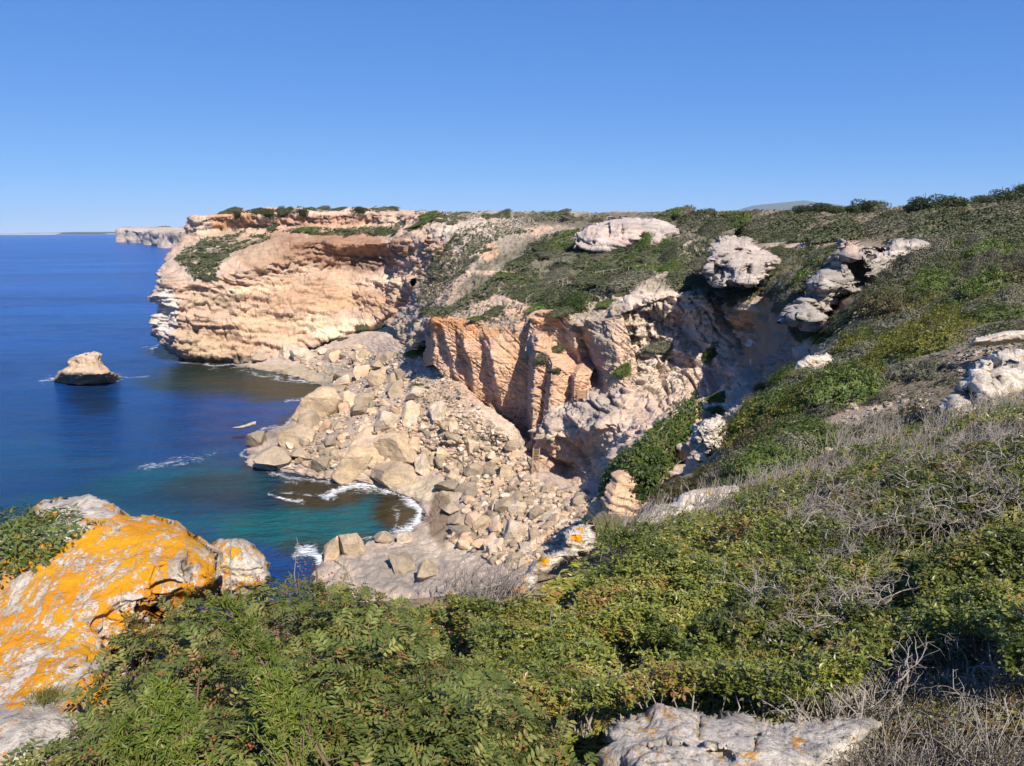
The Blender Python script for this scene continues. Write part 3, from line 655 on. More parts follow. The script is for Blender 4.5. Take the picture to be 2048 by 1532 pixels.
def far_strip(name, d, prof, thick, mat_cols, seed):
    xs = np.linspace(prof[0][0], prof[-1][0], 160)
    ys = np.interp(xs, [p[0] for p in prof], [p[1] for p in prof])
    top_ = P(xs, ys, np.full(160, float(d)))
    top_[:, 2] += np.maximum(0, fbm(np.stack([xs * .05, xs * 0, xs * 0], 1), 1.0, 4, seed)) * d * 0.0006
    b = top_.copy(); b[:, 2] = -3
    m1 = b * 0.5 + top_ * 0.5; m1[:, 1] += thick * 0.04; b[:, 1] -= thick * 0.02
    t2 = top_ + np.array([0, thick, 0.0])
    g = np.stack([b, m1, top_, t2]); f = grid_faces(160, 4)
    v = g.reshape(-1, 3)
    me = mesh_from(name, v, f)
    n = fbm(v, 0.0012, 3, seed)
    c = np.where((np.arange(len(v)) < 320)[:, None] & (n > -0.05)[:, None], np.array(mat_cols[0]), np.array(mat_cols[1]))
    set_col(me, 'Col', c)
    o = link(name, me, M['far_plain']); o['kind'] = 'structure'
m_, nt_, bs_ = new_mat('distant_land'); nt_.links.new(attr(nt_, 'Col'), bs_.inputs['Base Color']); bs_.inputs['Roughness'].default_value = 1.0
M['far_plain'] = m_
far_strip('distant_coast', 21000, [(-420, 470), (-100, 468.5), (0, 467.5), (80, 466), (140, 464), (180, 464.5), (240, 463.5), (320, 464), (420, 465)], 3000, ((0.60, 0.56, 0.50), (0.10, 0.11, 0.09)), 5)
far_strip('distant_hill', 28000, [(1490, 430), (1540, 419), (1570, 409), (1592, 403), (1610, 401), (1630, 404), (1680, 410), (1740, 418), (1800, 428)], 5000, ((0.10, 0.11, 0.09), (0.10, 0.11, 0.09)), 6)

BVH = None
def finish_terrain():
    global BVH
    v = np.concatenate(TERRAIN_V); f = np.concatenate(TERRAIN_F)
    tri = np.concatenate([f[:, [0, 1, 2]], f[:, [0, 2, 3]]])
    BVH = BVHTree.FromPolygons(v.tolist(), tri.tolist())
finish_terrain()
def hit(px, py):
    v = ray(px, py)
    loc, nor, _, dist = BVH.ray_cast(Vector(CAM), Vector(v / np.linalg.norm(v)))
    if loc is None: return None, None
    if nor.dot(Vector(v)) > 0: nor = -nor
    return np.array(loc), np.array(nor)
def ground(x, y, top=80.0):
    loc, nor, _, dist = BVH.ray_cast(Vector((x, y, top)), Vector((0, 0, -1)))
    if loc is None: return None, None
    return np.array(loc), np.array(nor if nor.z > 0 else -nor)
# ------------------------------------------------------------------ rocks
import bmesh
def ico(sub):
    bm = bmesh.new(); bmesh.ops.create_icosphere(bm, subdivisions=sub, radius=1.0)
    v = np.array([x.co[:] for x in bm.verts]); f = np.array([[q.index for q in x.verts] for x in bm.faces]); bm.free()
    return v, f
ICO = {k: ico(k) for k in (2, 3, 4, 5)}
def rock_shape(sub, seed, cuts=9, size=(1, 1, 0.75), rough=0.10, cutmin=0.55, smooth_k=0.97):
    """boulder: a lump broken by flat faces, with a weathered skin"""
    rg = np.random.RandomState(seed)
    v, f = ICO[sub]; v = v.copy()
    v = np.sign(v) * np.abs(v) ** 0.72
    v *= 1 + 0.22 * fbm(v, 0.9, 2, seed)[:, None]
    for _ in range(cuts):
        n = rg.normal(size=3); n /= np.linalg.norm(n)
        d = rg.uniform(cutmin, 0.9)
        over = v @ n - d
        v = v - n * (np.maximum(over, 0) * smooth_k)[:, None]
    v = v * np.array(size)
    nn = v / (np.linalg.norm(v, axis=1, keepdims=True) + 1e-9)
    v = v + nn * (rough * fbm(v + seed, 1.6, 4, seed + 5, 0.6) + rough * 0.5 * fbm(v + seed, 3.0, 3, seed + 9, 0.6, ridge=True))[:, None]
    return v, f
def rock_mesh(name, sub, seed, col, mat, colvar=0.12, smooth=True, **kw):
    v, f = rock_shape(sub, seed, **kw)
    me = mesh_from(name, v, f, smooth)
    n = fbm(v, 1.1, 3, seed + 3)
    c = np.array(col)[None] * (1 + colvar * 2 * n)[:, None]
    set_col(me, 'Col', c); me.materials.append(mat)
    return me
RCOL = [(0.46, 0.345, 0.225), (0.42, 0.325, 0.22), (0.52, 0.385, 0.26), (0.35, 0.275, 0.195), (0.58, 0.42, 0.29), (0.56, 0.38, 0.25), (0.30, 0.24, 0.175), (0.58, 0.475, 0.36)]
_rg = np.random.RandomState(7)
BIG = [rock_mesh('boulder', 4, 100 + i, RCOL[i % 8], M['boulder'], cuts=16 + i % 5, cutmin=0.5, size=(1, _rg.uniform(0.7, 1), _rg.uniform(0.55, 0.85)), rough=0.05, smooth=False) for i in range(10)]
MED = [rock_mesh('boulder', 3, 200 + i, RCOL[i % 8], M['boulder'], cuts=16, cutmin=0.45, size=(1, _rg.uniform(0.6, 1), _rg.uniform(0.5, 0.8)), rough=0.035, smooth_k=1.0, smooth=False) for i in range(16)]
def put(name, me, loc, scale, rot=(0, 0, 0), sink=0.25):
    o = link(name, me)
    sc = scale if hasattr(scale, '__len__') else (scale,) * 3
    o.location = (float(loc[0]), float(loc[1]), float(loc[2] + sc[2] * (0.6 - sink * 1.4) * 0.8))
    o.rotation_euler = rot; o.scale = sc
    return o
# boulders one can name: (px, py of centre, width px, height px, colour variant, label, rotation)
NAMED = [
 (632, 818, 104, 62, 0, 'largest boulder with a dark hollow under it, at the seaward tip of the rubble', 0.2),
 (580, 872, 90, 62, 1, 'tan cracked boulder rising from the rubble point beside the hollow boulder', 0.9),
 (515, 875, 44, 46, 6, 'grey boulder at the seaward end of the rubble point', 0.4),
 (555, 912, 104, 50, 3, 'dark grey sloping boulder at the water edge of the rubble point', 0.3),
 (700, 935, 86, 60, 0, 'square tan block with flat base above the white wash', 1.1),
 (778, 948, 92, 56, 1, 'pointed brown boulder leaning over the pale rock shelf', 2.0),
 (645, 925, 44, 44, 6, 'grey upright boulder left of the square tan block', 0.5),
 (600, 905, 46, 26, 3, 'small dark boulder behind the wash on the point', 1.5),
 (567, 927, 34, 24, 7, 'pale low boulder in the wash at the point', 0.1),
 (455, 905, 56, 28, 7, 'pale rounded rock standing alone in the water off the point', 0.2),
 (800, 905, 110, 56, 0, 'broad tan slab of rock above the pointed boulder', 0.8),
 (728, 900, 100, 46, 2, 'flat grey tan slab lying across the middle of the rubble', 2.6),
 (706, 1090, 58, 54, 1, 'tall split boulder at the cove entrance, right half', 0.4),
 (664, 1096, 58, 50, 0, 'tall split boulder at the cove entrance, left half', 1.3),
 (767, 1075, 44, 30, 3, 'low dark boulder beside the wave washed cove', 0.8),
 (805, 1078, 40, 16, 7, 'low flat rock at the edge of the cove sand', 0.3),
 (800, 1125, 56, 46, 6, 'cracked round boulder on the grey rock platform', 1.9),
 (850, 1140, 56, 52, 3, 'striped grey boulder on the rock platform below the shrubs', 0.4),
 (898, 970, 56, 26, 6, 'long dark boulder on the pale shelf behind the cove', 0.1),
 (940, 988, 46, 26, 6, 'dark rounded boulder right of the long dark boulder', 0.7),
 (902, 1014, 46, 28, 3, 'dark oval boulder beside the brown sand', 0.4),
 (925, 1062, 60, 30, 6, 'grey wedge boulder above the pale shelf', 2.2),
 (920, 1040, 46, 26, 3, 'grey boulder behind the brown sand of the cove', 1.2),
 (935, 1080, 44, 26, 5, 'orange tan boulder beside the grey wedge', 0.6),
 (1070, 1075, 30, 50, 1, 'upright brown slab standing in the rubble', 0.1),
 (1030, 1068, 52, 44, 7, 'white faced block left of the upright slab', 0.5),
 (1100, 1070, 30, 22, 5, 'pink tan block right of the upright slab', 1.0),
 (875, 828, 50, 36, 7, 'pale tilted slab high on the rubble slope', 0.9),
 (822, 825, 44, 40, 2, 'tan tilted block left of the pale tilted slab', 0.2),
 (840, 788, 60, 22, 7, 'pale leaning slab under the lone shrub', 0.4),
 (830, 885, 46, 34, 4, 'pink boulder in the middle of the rubble slope', 1.4),
 (842, 932, 42, 34, 7, 'white topped block above the pale shelf', 0.3),
 (696, 802, 40, 34, 2, 'striped boulder behind the largest boulder', 0.8),
 (775, 845, 60, 36, 7, 'pale grey block on the rubble ridge', 1.1),
 (575, 706, 44, 26, 7, 'pale boulder at the foot of the headland cliff', 0.2),
 (520, 714, 40, 26, 3, 'grey boulder at the waterline below the headland cliff', 1.2),
 (605, 712, 52, 22, 7, 'white boulder right of the pale headland boulder', 0.6),
 (690, 752, 60, 24, 6, 'dark ledge rock at the head of the bay', 0.4),
 (670, 778, 56, 24, 6, 'dark weathered rock beside the bay water', 1.0),
 (760, 728, 40, 22, 3, 'grey rock on the slope above the bay', 0.9),
]
def place_px(me_list, px, py, wpx, hpx, k, name, rz, lab, cat, group=None, depth_scale=1.0, sink=0.3):
    h, n = hit(px, py + hpx * 0.35)
    if h is None or h[1] < 40: return None
    d = np.dot(h - CAM, _f)
    sx, sz = wpx * d / FPX / 1.75, hpx * d / FPX / 1.25
    o = link(name, me_list[k % len(me_list)])
    o.location = [float(h[0]), float(h[1] + 0.25 * sx), float(h[2] + 0.30 * sz)]
    o.rotation_euler = (0, 0, rz); o.scale = (sx, sx * depth_scale, sz * 1.25)
    tag(o, lab, cat, group)
    return o
for i, (px, py, w, hh, cv, lab, rz) in enumerate(NAMED):
    me = [m for j, m in enumerate(BIG) if j % 8 == cv]
    place_px(me, px, py, w, hh, i, 'boulder', rz * 0.3 + (i % 4) * 1.57, lab, 'boulder')
# scattered boulders and stones over the rubble
def inpoly(px, py, poly):
    px = np.asarray(px, float); py = np.asarray(py, float)
    ins = np.zeros(px.shape, bool); j = len(poly) - 1
    for i in range(len(poly)):
        xi, yi = poly[i]; xj, yj = poly[j]
        c = ((yi > py) != (yj > py)) & (px < (xj - xi) * (py - yi) / (yj - yi + 1e-12) + xi)
        ins ^= c; j = i
    return ins
def sample_poly(poly, n, rg):
    q = np.array(poly, float); lo, hi = q.min(0), q.max(0); out = np.zeros((0, 2))
    while len(out) < n:
        c = rg.uniform(lo, hi, (max(n * 3, 16), 2))
        out = np.concatenate([out, c[inpoly(c[:, 0], c[:, 1], poly)]])
    return out[:n]
def third(x, poly):
    xs = [p[0] for p in poly]; t = (x - min(xs)) / (max(xs) - min(xs))
    return 'left part' if t < 1 / 3 else 'middle' if t < 2 / 3 else 'right part'
STONE_WORD = ['tan', 'brownish', 'sandy', 'grey brown', 'pinkish', 'orange tan', 'dark grey', 'pale']
RUB = {
 'rubble between ladder and cove': ([(930, 960), (1060, 960), (1180, 1000), (1180, 1060), (1120, 1090), (1030, 1140), (960, 1110), (900, 1080), (930, 1010)], 120, (11, 40)),
 'rubble below the pale talus': ([(850, 830), (950, 830), (1060, 920), (1060, 965), (930, 970), (860, 940)], 80, (10, 34)),
 'rubble on the seaward point': ([(580, 850), (700, 800), (830, 790), (860, 860), (850, 930), (640, 940), (560, 920)], 80, (13, 46)),
 'rocks along the inner bay': ([(560, 712), (720, 690), (800, 720), (800, 790), (700, 785), (650, 755)], 50, (10, 34)),
}
_rg = np.random.RandomState(11)
for nm, (poly, cnt, (s0, s1)) in RUB.items():
    for (x, y) in sample_poly(poly, cnt, _rg):
        w = s0 + (s1 - s0) * _rg.rand() ** 2.2
        kk = _rg.randint(16); o = place_px(MED, x, y, w * 1.25, w * _rg.uniform(0.6, 0.95), kk, 'boulder', _rg.uniform(0, 6.28), ('large ' if w > s0 + 0.45 * (s1 - s0) else 'middling ' if w > s0 + 0.12 * (s1 - s0) else 'small ') + STONE_WORD[kk % 8] + ' block in the ' + third(x, poly) + ' of the ' + nm, 'boulder', nm, _rg.uniform(0.7, 1.1))
        if o: o.rotation_euler = (_rg.uniform(-.3, .3), _rg.uniform(-.3, .3), o.rotation_euler[2])
def stones(name, label, polys, n, s0, s1, seed, cols):
    rg = np.random.RandomState(seed); vs, fs, cs = [], [], []; k = 0
    shapes = [rock_shape(2, 300 + i, cuts=8, rough=0.05, size=(1, .8, .6)) for i in range(5)]
    v1, f1 = ICO[2]
    for poly, cnt in polys:
        for (x, y) in sample_poly(poly, cnt, rg):
            h, nn = hit(x, y)
            if h is None or h[1] < 40: continue
            v, f = shapes[rg.randint(5)]
            s = s0 + (s1 - s0) * rg.rand() ** 2.5
            a = rg.uniform(0, 6.28); R = np.array([[math.cos(a), -math.sin(a), 0], [math.sin(a), math.cos(a), 0], [0, 0, 1]])
            vs.append(v @ R.T * s + h + np.array([0, 0, 0.15 * s])); fs.append(f + k); k += len(v)
            c = np.array(cols[rg.randint(len(cols))]) * rg.uniform(0.8, 1.2)
            cs.append(np.tile(c, (len(v), 1)))
    me = mesh_from(name, np.concatenate(vs), np.concatenate(fs), False); set_col(me, 'Col', np.concatenate(cs)); me.materials.append(M['boulder'])
    o = link(name, me); tag(o, label, 'stones', kind='stuff')
stones('rubble_stones', 'small pale stones covering the rubble slope', [(v[0], int(v[1] * 14)) for v in RUB.values()] + [([(800, 740), (900, 760), (1040, 900), (940, 880), (820, 800)], 500), ([(1060, 960), (1200, 1000), (1190, 1060), (1080, 1100)], 600)], 2400, 0.12, 0.60, 21, RCOL + [(0.6, 0.48, 0.36)])

# rocks in the sea
def custom_rock(name, pts_rows, nu, nv, mat, col, blobs, label, disp, cat='rock', wu=0.5, wv=0.5, parent=None):
    """closed outcrop: rows of world points, each row a ring"""
    a = np.array(pts_rows, float)
    a = np.concatenate([a, a[:, :1]], 1)
    g = catmull(a, nv, knots(a, 0, False), wv)
    g = catmull(g.transpose(1, 0, 2), nu, knots(g, 1, False), wu).transpose(1, 0, 2)
    n = grid_normals(g); c = g.mean((0, 1))
    flat, nn = g.reshape(-1, 3), n.reshape(-1, 3)
    if ((flat - c) * nn).sum(1).mean() < 0: nn = -nn; fl = True
    else: fl = False
    v = disp(flat, nn); vg = v.reshape(nv, nu, 3); vg[:, -1] = vg[:, 0]; v = vg.reshape(-1, 3)
    f = grid_faces(nu, nv)
    if fl: f = f[:, ::-1]
    o0 = v.mean(0); o0[2] = v[:, 2].min()
    me = mesh_from(name, v - o0, f)
    set_col(me, 'Col', paint(v, col, blobs, 5)); me.materials.append(mat)
    o = link(name, me); o.location = [float(q) for q in o0]
    tag(o, label, cat)
    return o
def outcrop(name, label, outline, d, thick, mat, col, blobs, res=140, amp=0.3, fs=1.0, bed=0.0, seed=1, cat='rock', back=0.8, power=0.5, reach=0.42, caves=(), edge=0.06, fine=0.22):
    """rock whose silhouette follows the outline; its face swells towards the viewer by thick metres, its back is closed behind"""
    q = np.array(outline, float); lo, hi = q.min(0), q.max(0)
    dd = np.asarray(d if hasattr(d, '__len__') else [d] * len(q), float)
    A = np.concatenate([q, np.ones((len(q), 1))], 1); cf = np.linalg.lstsq(A, dd, rcond=None)[0] if dd.std() > 1e-6 else np.array([0, 0, dd[0]])
    step = (hi - lo).max() / res
    nx, ny = int((hi[0] - lo[0]) / step) + 3, int((hi[1] - lo[1]) / step) + 3
    X, Y = np.meshgrid(lo[0] - step + np.arange(nx) * step, lo[1] - step + np.arange(ny) * step)
    X, Y = X.ravel(), Y.ravel()
    # rough the outline a little
    sw = fbm(np.stack([X, Y, X * 0], 1), 6.0 / (hi - lo).max(), 4, seed) * (hi - lo).min() * edge
    ins = inpoly(X + sw, Y + sw, outline)
    g = ins.reshape(ny, nx)
    nb = g.copy(); nb[1:] |= g[:-1]; nb[:-1] |= g[1:]; nb[:, 1:] |= g[:, :-1]; nb[:, :-1] |= g[:, 1:]
    nb2 = nb.copy(); nb2[1:] |= nb[:-1]; nb2[:-1] |= nb[1:]; nb2[:, 1:] |= nb[:, :-1]; nb2[:, :-1] |= nb[:, 1:]
    dist = polydist(X + sw, Y + sw, list(outline) + [outline[0]]) * np.where(ins, 1, 0)
    R = dist.max() * reach / 0.42 * 0.75
    t = np.clip(dist / R, 0, 1)
    bul = (1 - (1 - t) ** 2) ** power
    base = cf[0] * X + cf[1] * Y + cf[2]
    # rim vertices sit exactly on the outline
    rimv = nb.ravel() & ~ins
    if rimv.any():
        ol = np.array(list(outline) + [outline[0]], float); bx, by, bd = X[rimv].copy(), Y[rimv].copy(), np.full(rimv.sum(), 1e9)
        qx, qy = X[rimv] + sw[rimv], Y[rimv] + sw[rimv]
        for (x0, y0), (x1, y1) in zip(ol[:-1], ol[1:]):
            vx, vy = x1 - x0, y1 - y0; tt = np.clip(((qx - x0) * vx + (qy - y0) * vy) / (vx * vx + vy * vy + 1e-9), 0, 1)
            nxp, nyp = x0 + tt * vx, y0 + tt * vy; dd_ = np.hypot(qx - nxp, qy - nyp); m_ = dd_ < bd
            bx[m_], by[m_], bd[m_] = (nxp - sw[rimv])[m_], (nyp - sw[rimv])[m_], dd_[m_]
        X[rimv], Y[rimv] = bx, by
    for (hx_, hy_, rx_, ry_, dp_) in caves:
        r_ = np.sqrt(((X - hx_) / rx_) ** 2 + ((Y - hy_) / ry_) ** 2) + 0.5 * fbm(np.stack([X, Y, X * 0], 1), 0.05, 3, seed + 4)
        base = base + dp_ * np.clip((1.1 - r_) / 0.45, 0, 1) ** 0.7
    front = P(X, Y, base - bul * thick); backp = P(X, Y, base + bul * thick * back + 0.02 * thick)
    use = nb2.ravel()
    idx = -np.ones(len(X), int); idx[use] = np.arange(use.sum())
    gi = idx.reshape(ny, nx); quad = np.stack([gi[:-1, :-1], gi[:-1, 1:], gi[1:, 1:], gi[1:, :-1]], -1).reshape(-1, 4)
    inq = nb.reshape(ny, nx); k = (inq[:-1, :-1] & inq[:-1, 1:] & inq[1:, 1:] & inq[1:, :-1]).ravel()
    quad = quad[k & (quad >= 0).all(1)]
    N = use.sum(); fr, bk = front[use], backp[use]
    # stitch the rim
    e = {}
    for a_, b_ in ((0, 1), (1, 2), (2, 3), (3, 0)):
        for u, w in zip(quad[:, a_], quad[:, b_]):
            if (w, u) in e: del e[(w, u)]
            else: e[(u, w)] = 1
    rim = np.array([(u, w, w + N, u + N) for u, w in e], int)[:, ::-1]
    f = np.concatenate([quad[:, ::-1], quad + N, rim])
    v = np.concatenate([fr, bk])
    me = mesh_from(name, v, f)
    nn = np.empty(len(v) * 3, np.float32); me.vertices.foreach_get('normal', nn); nn = nn.reshape(-1, 3).astype(float)
    if ((v - v.mean(0)) * nn).sum(1).mean() < 0: nn = -nn
    v2 = disp_rock(amp, fs * 0.4, bed, fs * 1.5, amp * fine, fs * 0.8, (0.1, 0), seed)(v, nn)
    used = np.zeros(len(v), bool); used[f.ravel()] = True
    o0 = v2[used].mean(0); o0[2] = v2[used][:, 2].min()
    v2 = v2 - o0; v2[~used] = v2[used][0]
    me.vertices.foreach_set('co', v2.astype(np.float32).ravel()); me.update()
    import bmesh as _b
    bm = _b.new(); bm.from_mesh(me); _b.ops.delete(bm, geom=[q_ for q_ in bm.verts if not q_.link_faces], context='VERTS'); _b.ops.recalc_face_normals(bm, faces=bm.faces); bm.to_mesh(me); bm.free()
    vv = np.empty(len(me.vertices) * 3, np.float32); me.vertices.foreach_get('co', vv); vv = vv.reshape(-1, 3) + o0
    set_col(me, 'Col', paint(vv, col, blobs, 5)); me.materials.append(mat)
    o = link(name, me); o.location = [float(c) for c in o0]
    tag(o, label, cat)
    return o
st = [[PZ(x, y, -2) for x, y in ((105, 768), (160, 778), (225, 772), (245, 758), (215, 748), (150, 748), (110, 755))],
      [PZ(x, y, 0.3) for x, y in ((108, 762), (160, 768), (222, 764), (238, 754), (212, 747), (150, 746), (115, 752))],
      [P(x, y, d + 7.5) for x, y, d in ((124, 744, 152), (150, 748, 150), (206, 748, 150), (222, 744, 153), (205, 738, 158), (160, 736, 159), (128, 738, 156))],
      [P(x, y, d + 7.5) for x, y, d in ((140, 732, 152.5), (158, 735, 150.8), (198, 736, 151), (212, 732, 153.5), (198, 726, 158), (165, 722, 158), (145, 726, 156))],
      [P(x, y, d + 7.5) for x, y, d in ((142, 722, 153), (158, 722, 151.5), (192, 722, 151.6), (206, 722, 153.5), (196, 716, 157), (166, 712, 157), (146, 716, 156))],
      [P(x, y, d + 7.5) for x, y, d in ((146, 716, 153.5), (162, 714, 152), (190, 708, 152), (200, 706, 153.5), (195, 703, 156), (172, 707, 156.5), (152, 711, 155.5))],
      [P(x, y, d + 7.5) for x, y, d in ((170, 711, 154), (171, 711, 153.8), (172, 710, 153.8), (174, 709, 154), (173, 708, 154.2), (172, 708, 154.2), (171, 709, 154.1))]]
custom_rock('sea_stack', st, 110, 80, M['cliff'], (0.46, 0.34, 0.22), [(150, 752, 40, 10, (0.22, 0.18, 0.12), 0.8), (180, 710, 30, 6, (0.6, 0.48, 0.34), 0.9), (225, 752, 20, 8, (0.25, 0.2, 0.13), 0.7)],
            'lone wedge shaped sea stack ringed by white foam', disp_rock(0.4, 0.3, 0.5, 0.7, 0.35, 0.6, (0.25, 0), 81), 'sea stack', 0.3, 0.3)
outcrop('sea_rock', 'long flat rock breaking the water off the rubble point', [(462, 856), (490, 849), (512, 842), (512, 850), (495, 856), (470, 858)], 116, 1.0, M['boulder'], (0.5, 0.42, 0.3), [], 40, 0.1, 1.0, seed=82)

# outcrops on the hillside
outcrop('white_outcrop', 'large bright white rock outcrop on the hillside below the skyline', [(1150, 490), (1152, 468), (1180, 452), (1215, 440), (1250, 434), (1280, 440), (1310, 438), (1345, 450), (1350, 468), (1338, 490), (1300, 494), (1282, 488), (1255, 494), (1210, 506), (1175, 500)],
        [124, 125, 126, 127, 127, 126, 122, 122, 122, 119, 118, 121, 121, 120, 121], 3.2, M['cliff'], (0.46, 0.40, 0.34), [(1240, 470, 60, 20, (0.58, 0.44, 0.34), 0.6)], 170, 1.0, 0.3, 1.2, 91, caves=[(1288, 480, 9, 20, 1.8), (1305, 494, 20, 6, 1.5), (1215, 462, 5, 18, 0.9), (1190, 480, 4, 16, 0.8), (1245, 465, 4, 16, 0.7)])
outcrop('sea_cave_outcrop', 'pale rock outcrop with shaded caves left of the taller cave rock', [(1420, 560), (1418, 520), (1425, 485), (1460, 472), (1500, 476), (1518, 500), (1545, 510), (1555, 528), (1525, 545), (1510, 570), (1480, 572), (1455, 566), (1438, 575)],
        [84, 86, 90, 92, 92, 90, 88, 84, 82, 80, 80, 81, 81], 3.0, M['cliff'], (0.45, 0.39, 0.32), [(1450, 545, 30, 25, (0.34, 0.32, 0.3), 0.7)], 150, 1.1, 0.36, 0.8, 92, fine=0.32, caves=[(1432, 548, 12, 30, 3.0), (1455, 540, 14, 22, 1.6), (1496, 528, 10, 22, 2.2), (1475, 500, 12, 6, 0.8)])  # grey blob paints shade on the left face and in its caves
outcrop('cave_rock', 'tall grey rock with a dark cave mouth at the gully edge', [(1585, 640), (1610, 600), (1640, 560), (1672, 530), (1686, 482), (1704, 478), (1722, 500), (1745, 500), (1770, 488), (1830, 486), (1852, 492), (1800, 530), (1765, 560), (1735, 590), (1722, 620), (1690, 600), (1660, 610), (1625, 650)],
        [56, 55, 54.5, 55, 56, 57, 58, 58, 58, 60, 62, 58, 55, 52, 50, 53, 53, 54], 3.0, M['cliff'], (0.36, 0.33, 0.28), [(1790, 505, 70, 25, (0.5, 0.44, 0.36), 0.9), (1705, 495, 20, 14, (0.5, 0.36, 0.26), 0.8)], 190, 1.1, 0.36, 0.75, 93, fine=0.34, caves=[(1718, 548, 26, 36, 3.2), (1672, 570, 20, 40, 2.0), (1690, 510, 8, 24, 1.2), (1640, 600, 22, 26, 1.8), (1700, 600, 24, 18, 2.0)])  # broad lighter blob paints sunlight on the right top into the colour
# ------------------------------------------------------------------ plants
M['leaf_dark'] = leaf_mat('windswept_foliage', [(0.048, 0.060, 0.026), (0.076, 0.092, 0.040), (0.110, 0.122, 0.058), (0.140, 0.130, 0.084)], 0.6, 0.2)
M['leaf_grey'] = leaf_mat('grey_green_foliage', [(0.085, 0.088, 0.055), (0.13, 0.126, 0.088), (0.185, 0.175, 0.132), (0.12, 0.12, 0.06)], 0.7, 0.15)
M['leaf_green'] = leaf_mat('fresh_green_foliage', [(0.050, 0.085, 0.018), (0.085, 0.13, 0.028), (0.12, 0.165, 0.035), (0.15, 0.15, 0.05)], 0.5, 0.25)
M['leaf_yellow'] = leaf_mat('yellow_green_foliage', [(0.10, 0.115, 0.018), (0.16, 0.165, 0.022), (0.21, 0.19, 0.03), (0.12, 0.12, 0.03)], 0.5, 0.25)
M['leaf_brown'] = leaf_mat('brown_foliage', [(0.07, 0.055, 0.025), (0.10, 0.075, 0.035), (0.12, 0.10, 0.045), (0.07, 0.08, 0.03)], 0.6, 0.2)
M['leaf_tree'] = leaf_mat('pine_foliage', [(0.022, 0.036, 0.014), (0.040, 0.058, 0.022), (0.060, 0.078, 0.032)], 0.6, 0.15)
M['leaf_mastic'] = leaf_mat('mastic_leaflets', [(0.088, 0.115, 0.025), (0.130, 0.162, 0.038), (0.185, 0.212, 0.054), (0.245, 0.232, 0.062), (0.25, 0.13, 0.065)], 0.45, 0.25, 0.22)
M['leaf_small'] = leaf_mat('small_oval_leaves', [(0.085, 0.108, 0.019), (0.145, 0.174, 0.031), (0.215, 0.238, 0.045), (0.29, 0.255, 0.052), (0.28, 0.14, 0.06)], 0.38, 0.25, 0.45)
M['leaf_juniper'] = leaf_mat('juniper_scales', [(0.085, 0.125, 0.022), (0.13, 0.175, 0.030), (0.17, 0.20, 0.035), (0.20, 0.16, 0.05)], 0.5, 0.25)
M['twig'] = plain_mat('dead_grey_twig', (0.27, 0.24, 0.21), 0.9, 30, 0.5)
M['stem'] = plain_mat('brown_stem', (0.15, 0.10, 0.07), 0.9, 30, 0.5)
M['bark'] = plain_mat('tree_bark', (0.12, 0.09, 0.07), 0.95, 8, 0.6)
M['berry'] = plain_mat('reddish_seed_cluster', (0.22, 0.085, 0.045), 0.7, 40, 0.5)
M['grass'] = leaf_mat('dry_grass', [(0.16, 0.14, 0.07), (0.24, 0.20, 0.11), (0.12, 0.14, 0.05)], 0.6, 0.3)

def unit(a): return a / (np.linalg.norm(a, axis=-1, keepdims=True) + 1e-9)
def leaves(pos, nor, size, aspect, rg, tangent=None, tjit=1.0, njit=0.7, fold=0.15, lv=None):
    """rhombic leaves, two triangles each: pos (N,3), facing nor, long axis near tangent"""
    N = len(pos)
    n = unit(nor + rg.normal(size=(N, 3)) * njit)
    t = rg.normal(size=(N, 3)) * tjit + (0 if tangent is None else tangent)
    t = unit(t - n * (t * n).sum(1, keepdims=True)); b = np.cross(n, t)
    L = (size * rg.uniform(0.65, 1.3, N))[:, None]; Wd_ = L * aspect
    v = np.stack([pos - t * L * .5, pos + b * Wd_ * .5 + n * L * fold * .5 - t * L * 0.05, pos + t * L * .5, pos - b * Wd_ * .5 + n * L * fold * .5 - t * L * 0.05], 1).reshape(-1, 3)
    i = np.arange(N)[:, None] * 4
    f = np.concatenate([i + np.array([[0, 1, 2]]), i + np.array([[0, 2, 3]])])
    if lv is None: lv = rg.rand(N)
    return v, f, np.repeat(lv, 4)
def foliage_mesh(name, v, f, lv, mat, smooth=False):
    me = mesh_from(name, v, f, smooth); set_col(me, 'lv', lv); me.materials.append(mat)
    return me
def tube(pts, radii, sides=4):
    pts = np.asarray(pts, float); K = len(pts)
    t = unit(np.gradient(pts, axis=0)); a = np.where(np.abs(t[:, 2:3]) > 0.9, [[1.0, 0, 0]], [[0, 0, 1.0]])
    u = unit(np.cross(t, a)); w = np.cross(t, u)
    ang = np.arange(sides) * 2 * math.pi / sides
    r = np.asarray(radii, float)[:, None, None]
    v = (pts[:, None] + r * (np.cos(ang)[None, :, None] * u[:, None] + np.sin(ang)[None, :, None] * w[:, None])).reshape(-1, 3)
    f = []
    for k in range(K - 1):
        for s in range(sides):
            a0, a1 = k * sides + s, k * sides + (s + 1) % sides
            f.append((a0, a1, a1 + sides, a0 + sides))
    return v, np.array(f)
class Acc:
    def __init__(s): s.v, s.f, s.n = [], [], 0
    def add(s, v, f): s.v.append(v); s.f.append(f + s.n); s.n += len(v)
    def mesh(s, name, mat, smooth=True):
        me = mesh_from(name, np.concatenate(s.v), np.concatenate(s.f), smooth); me.materials.append(mat); return me
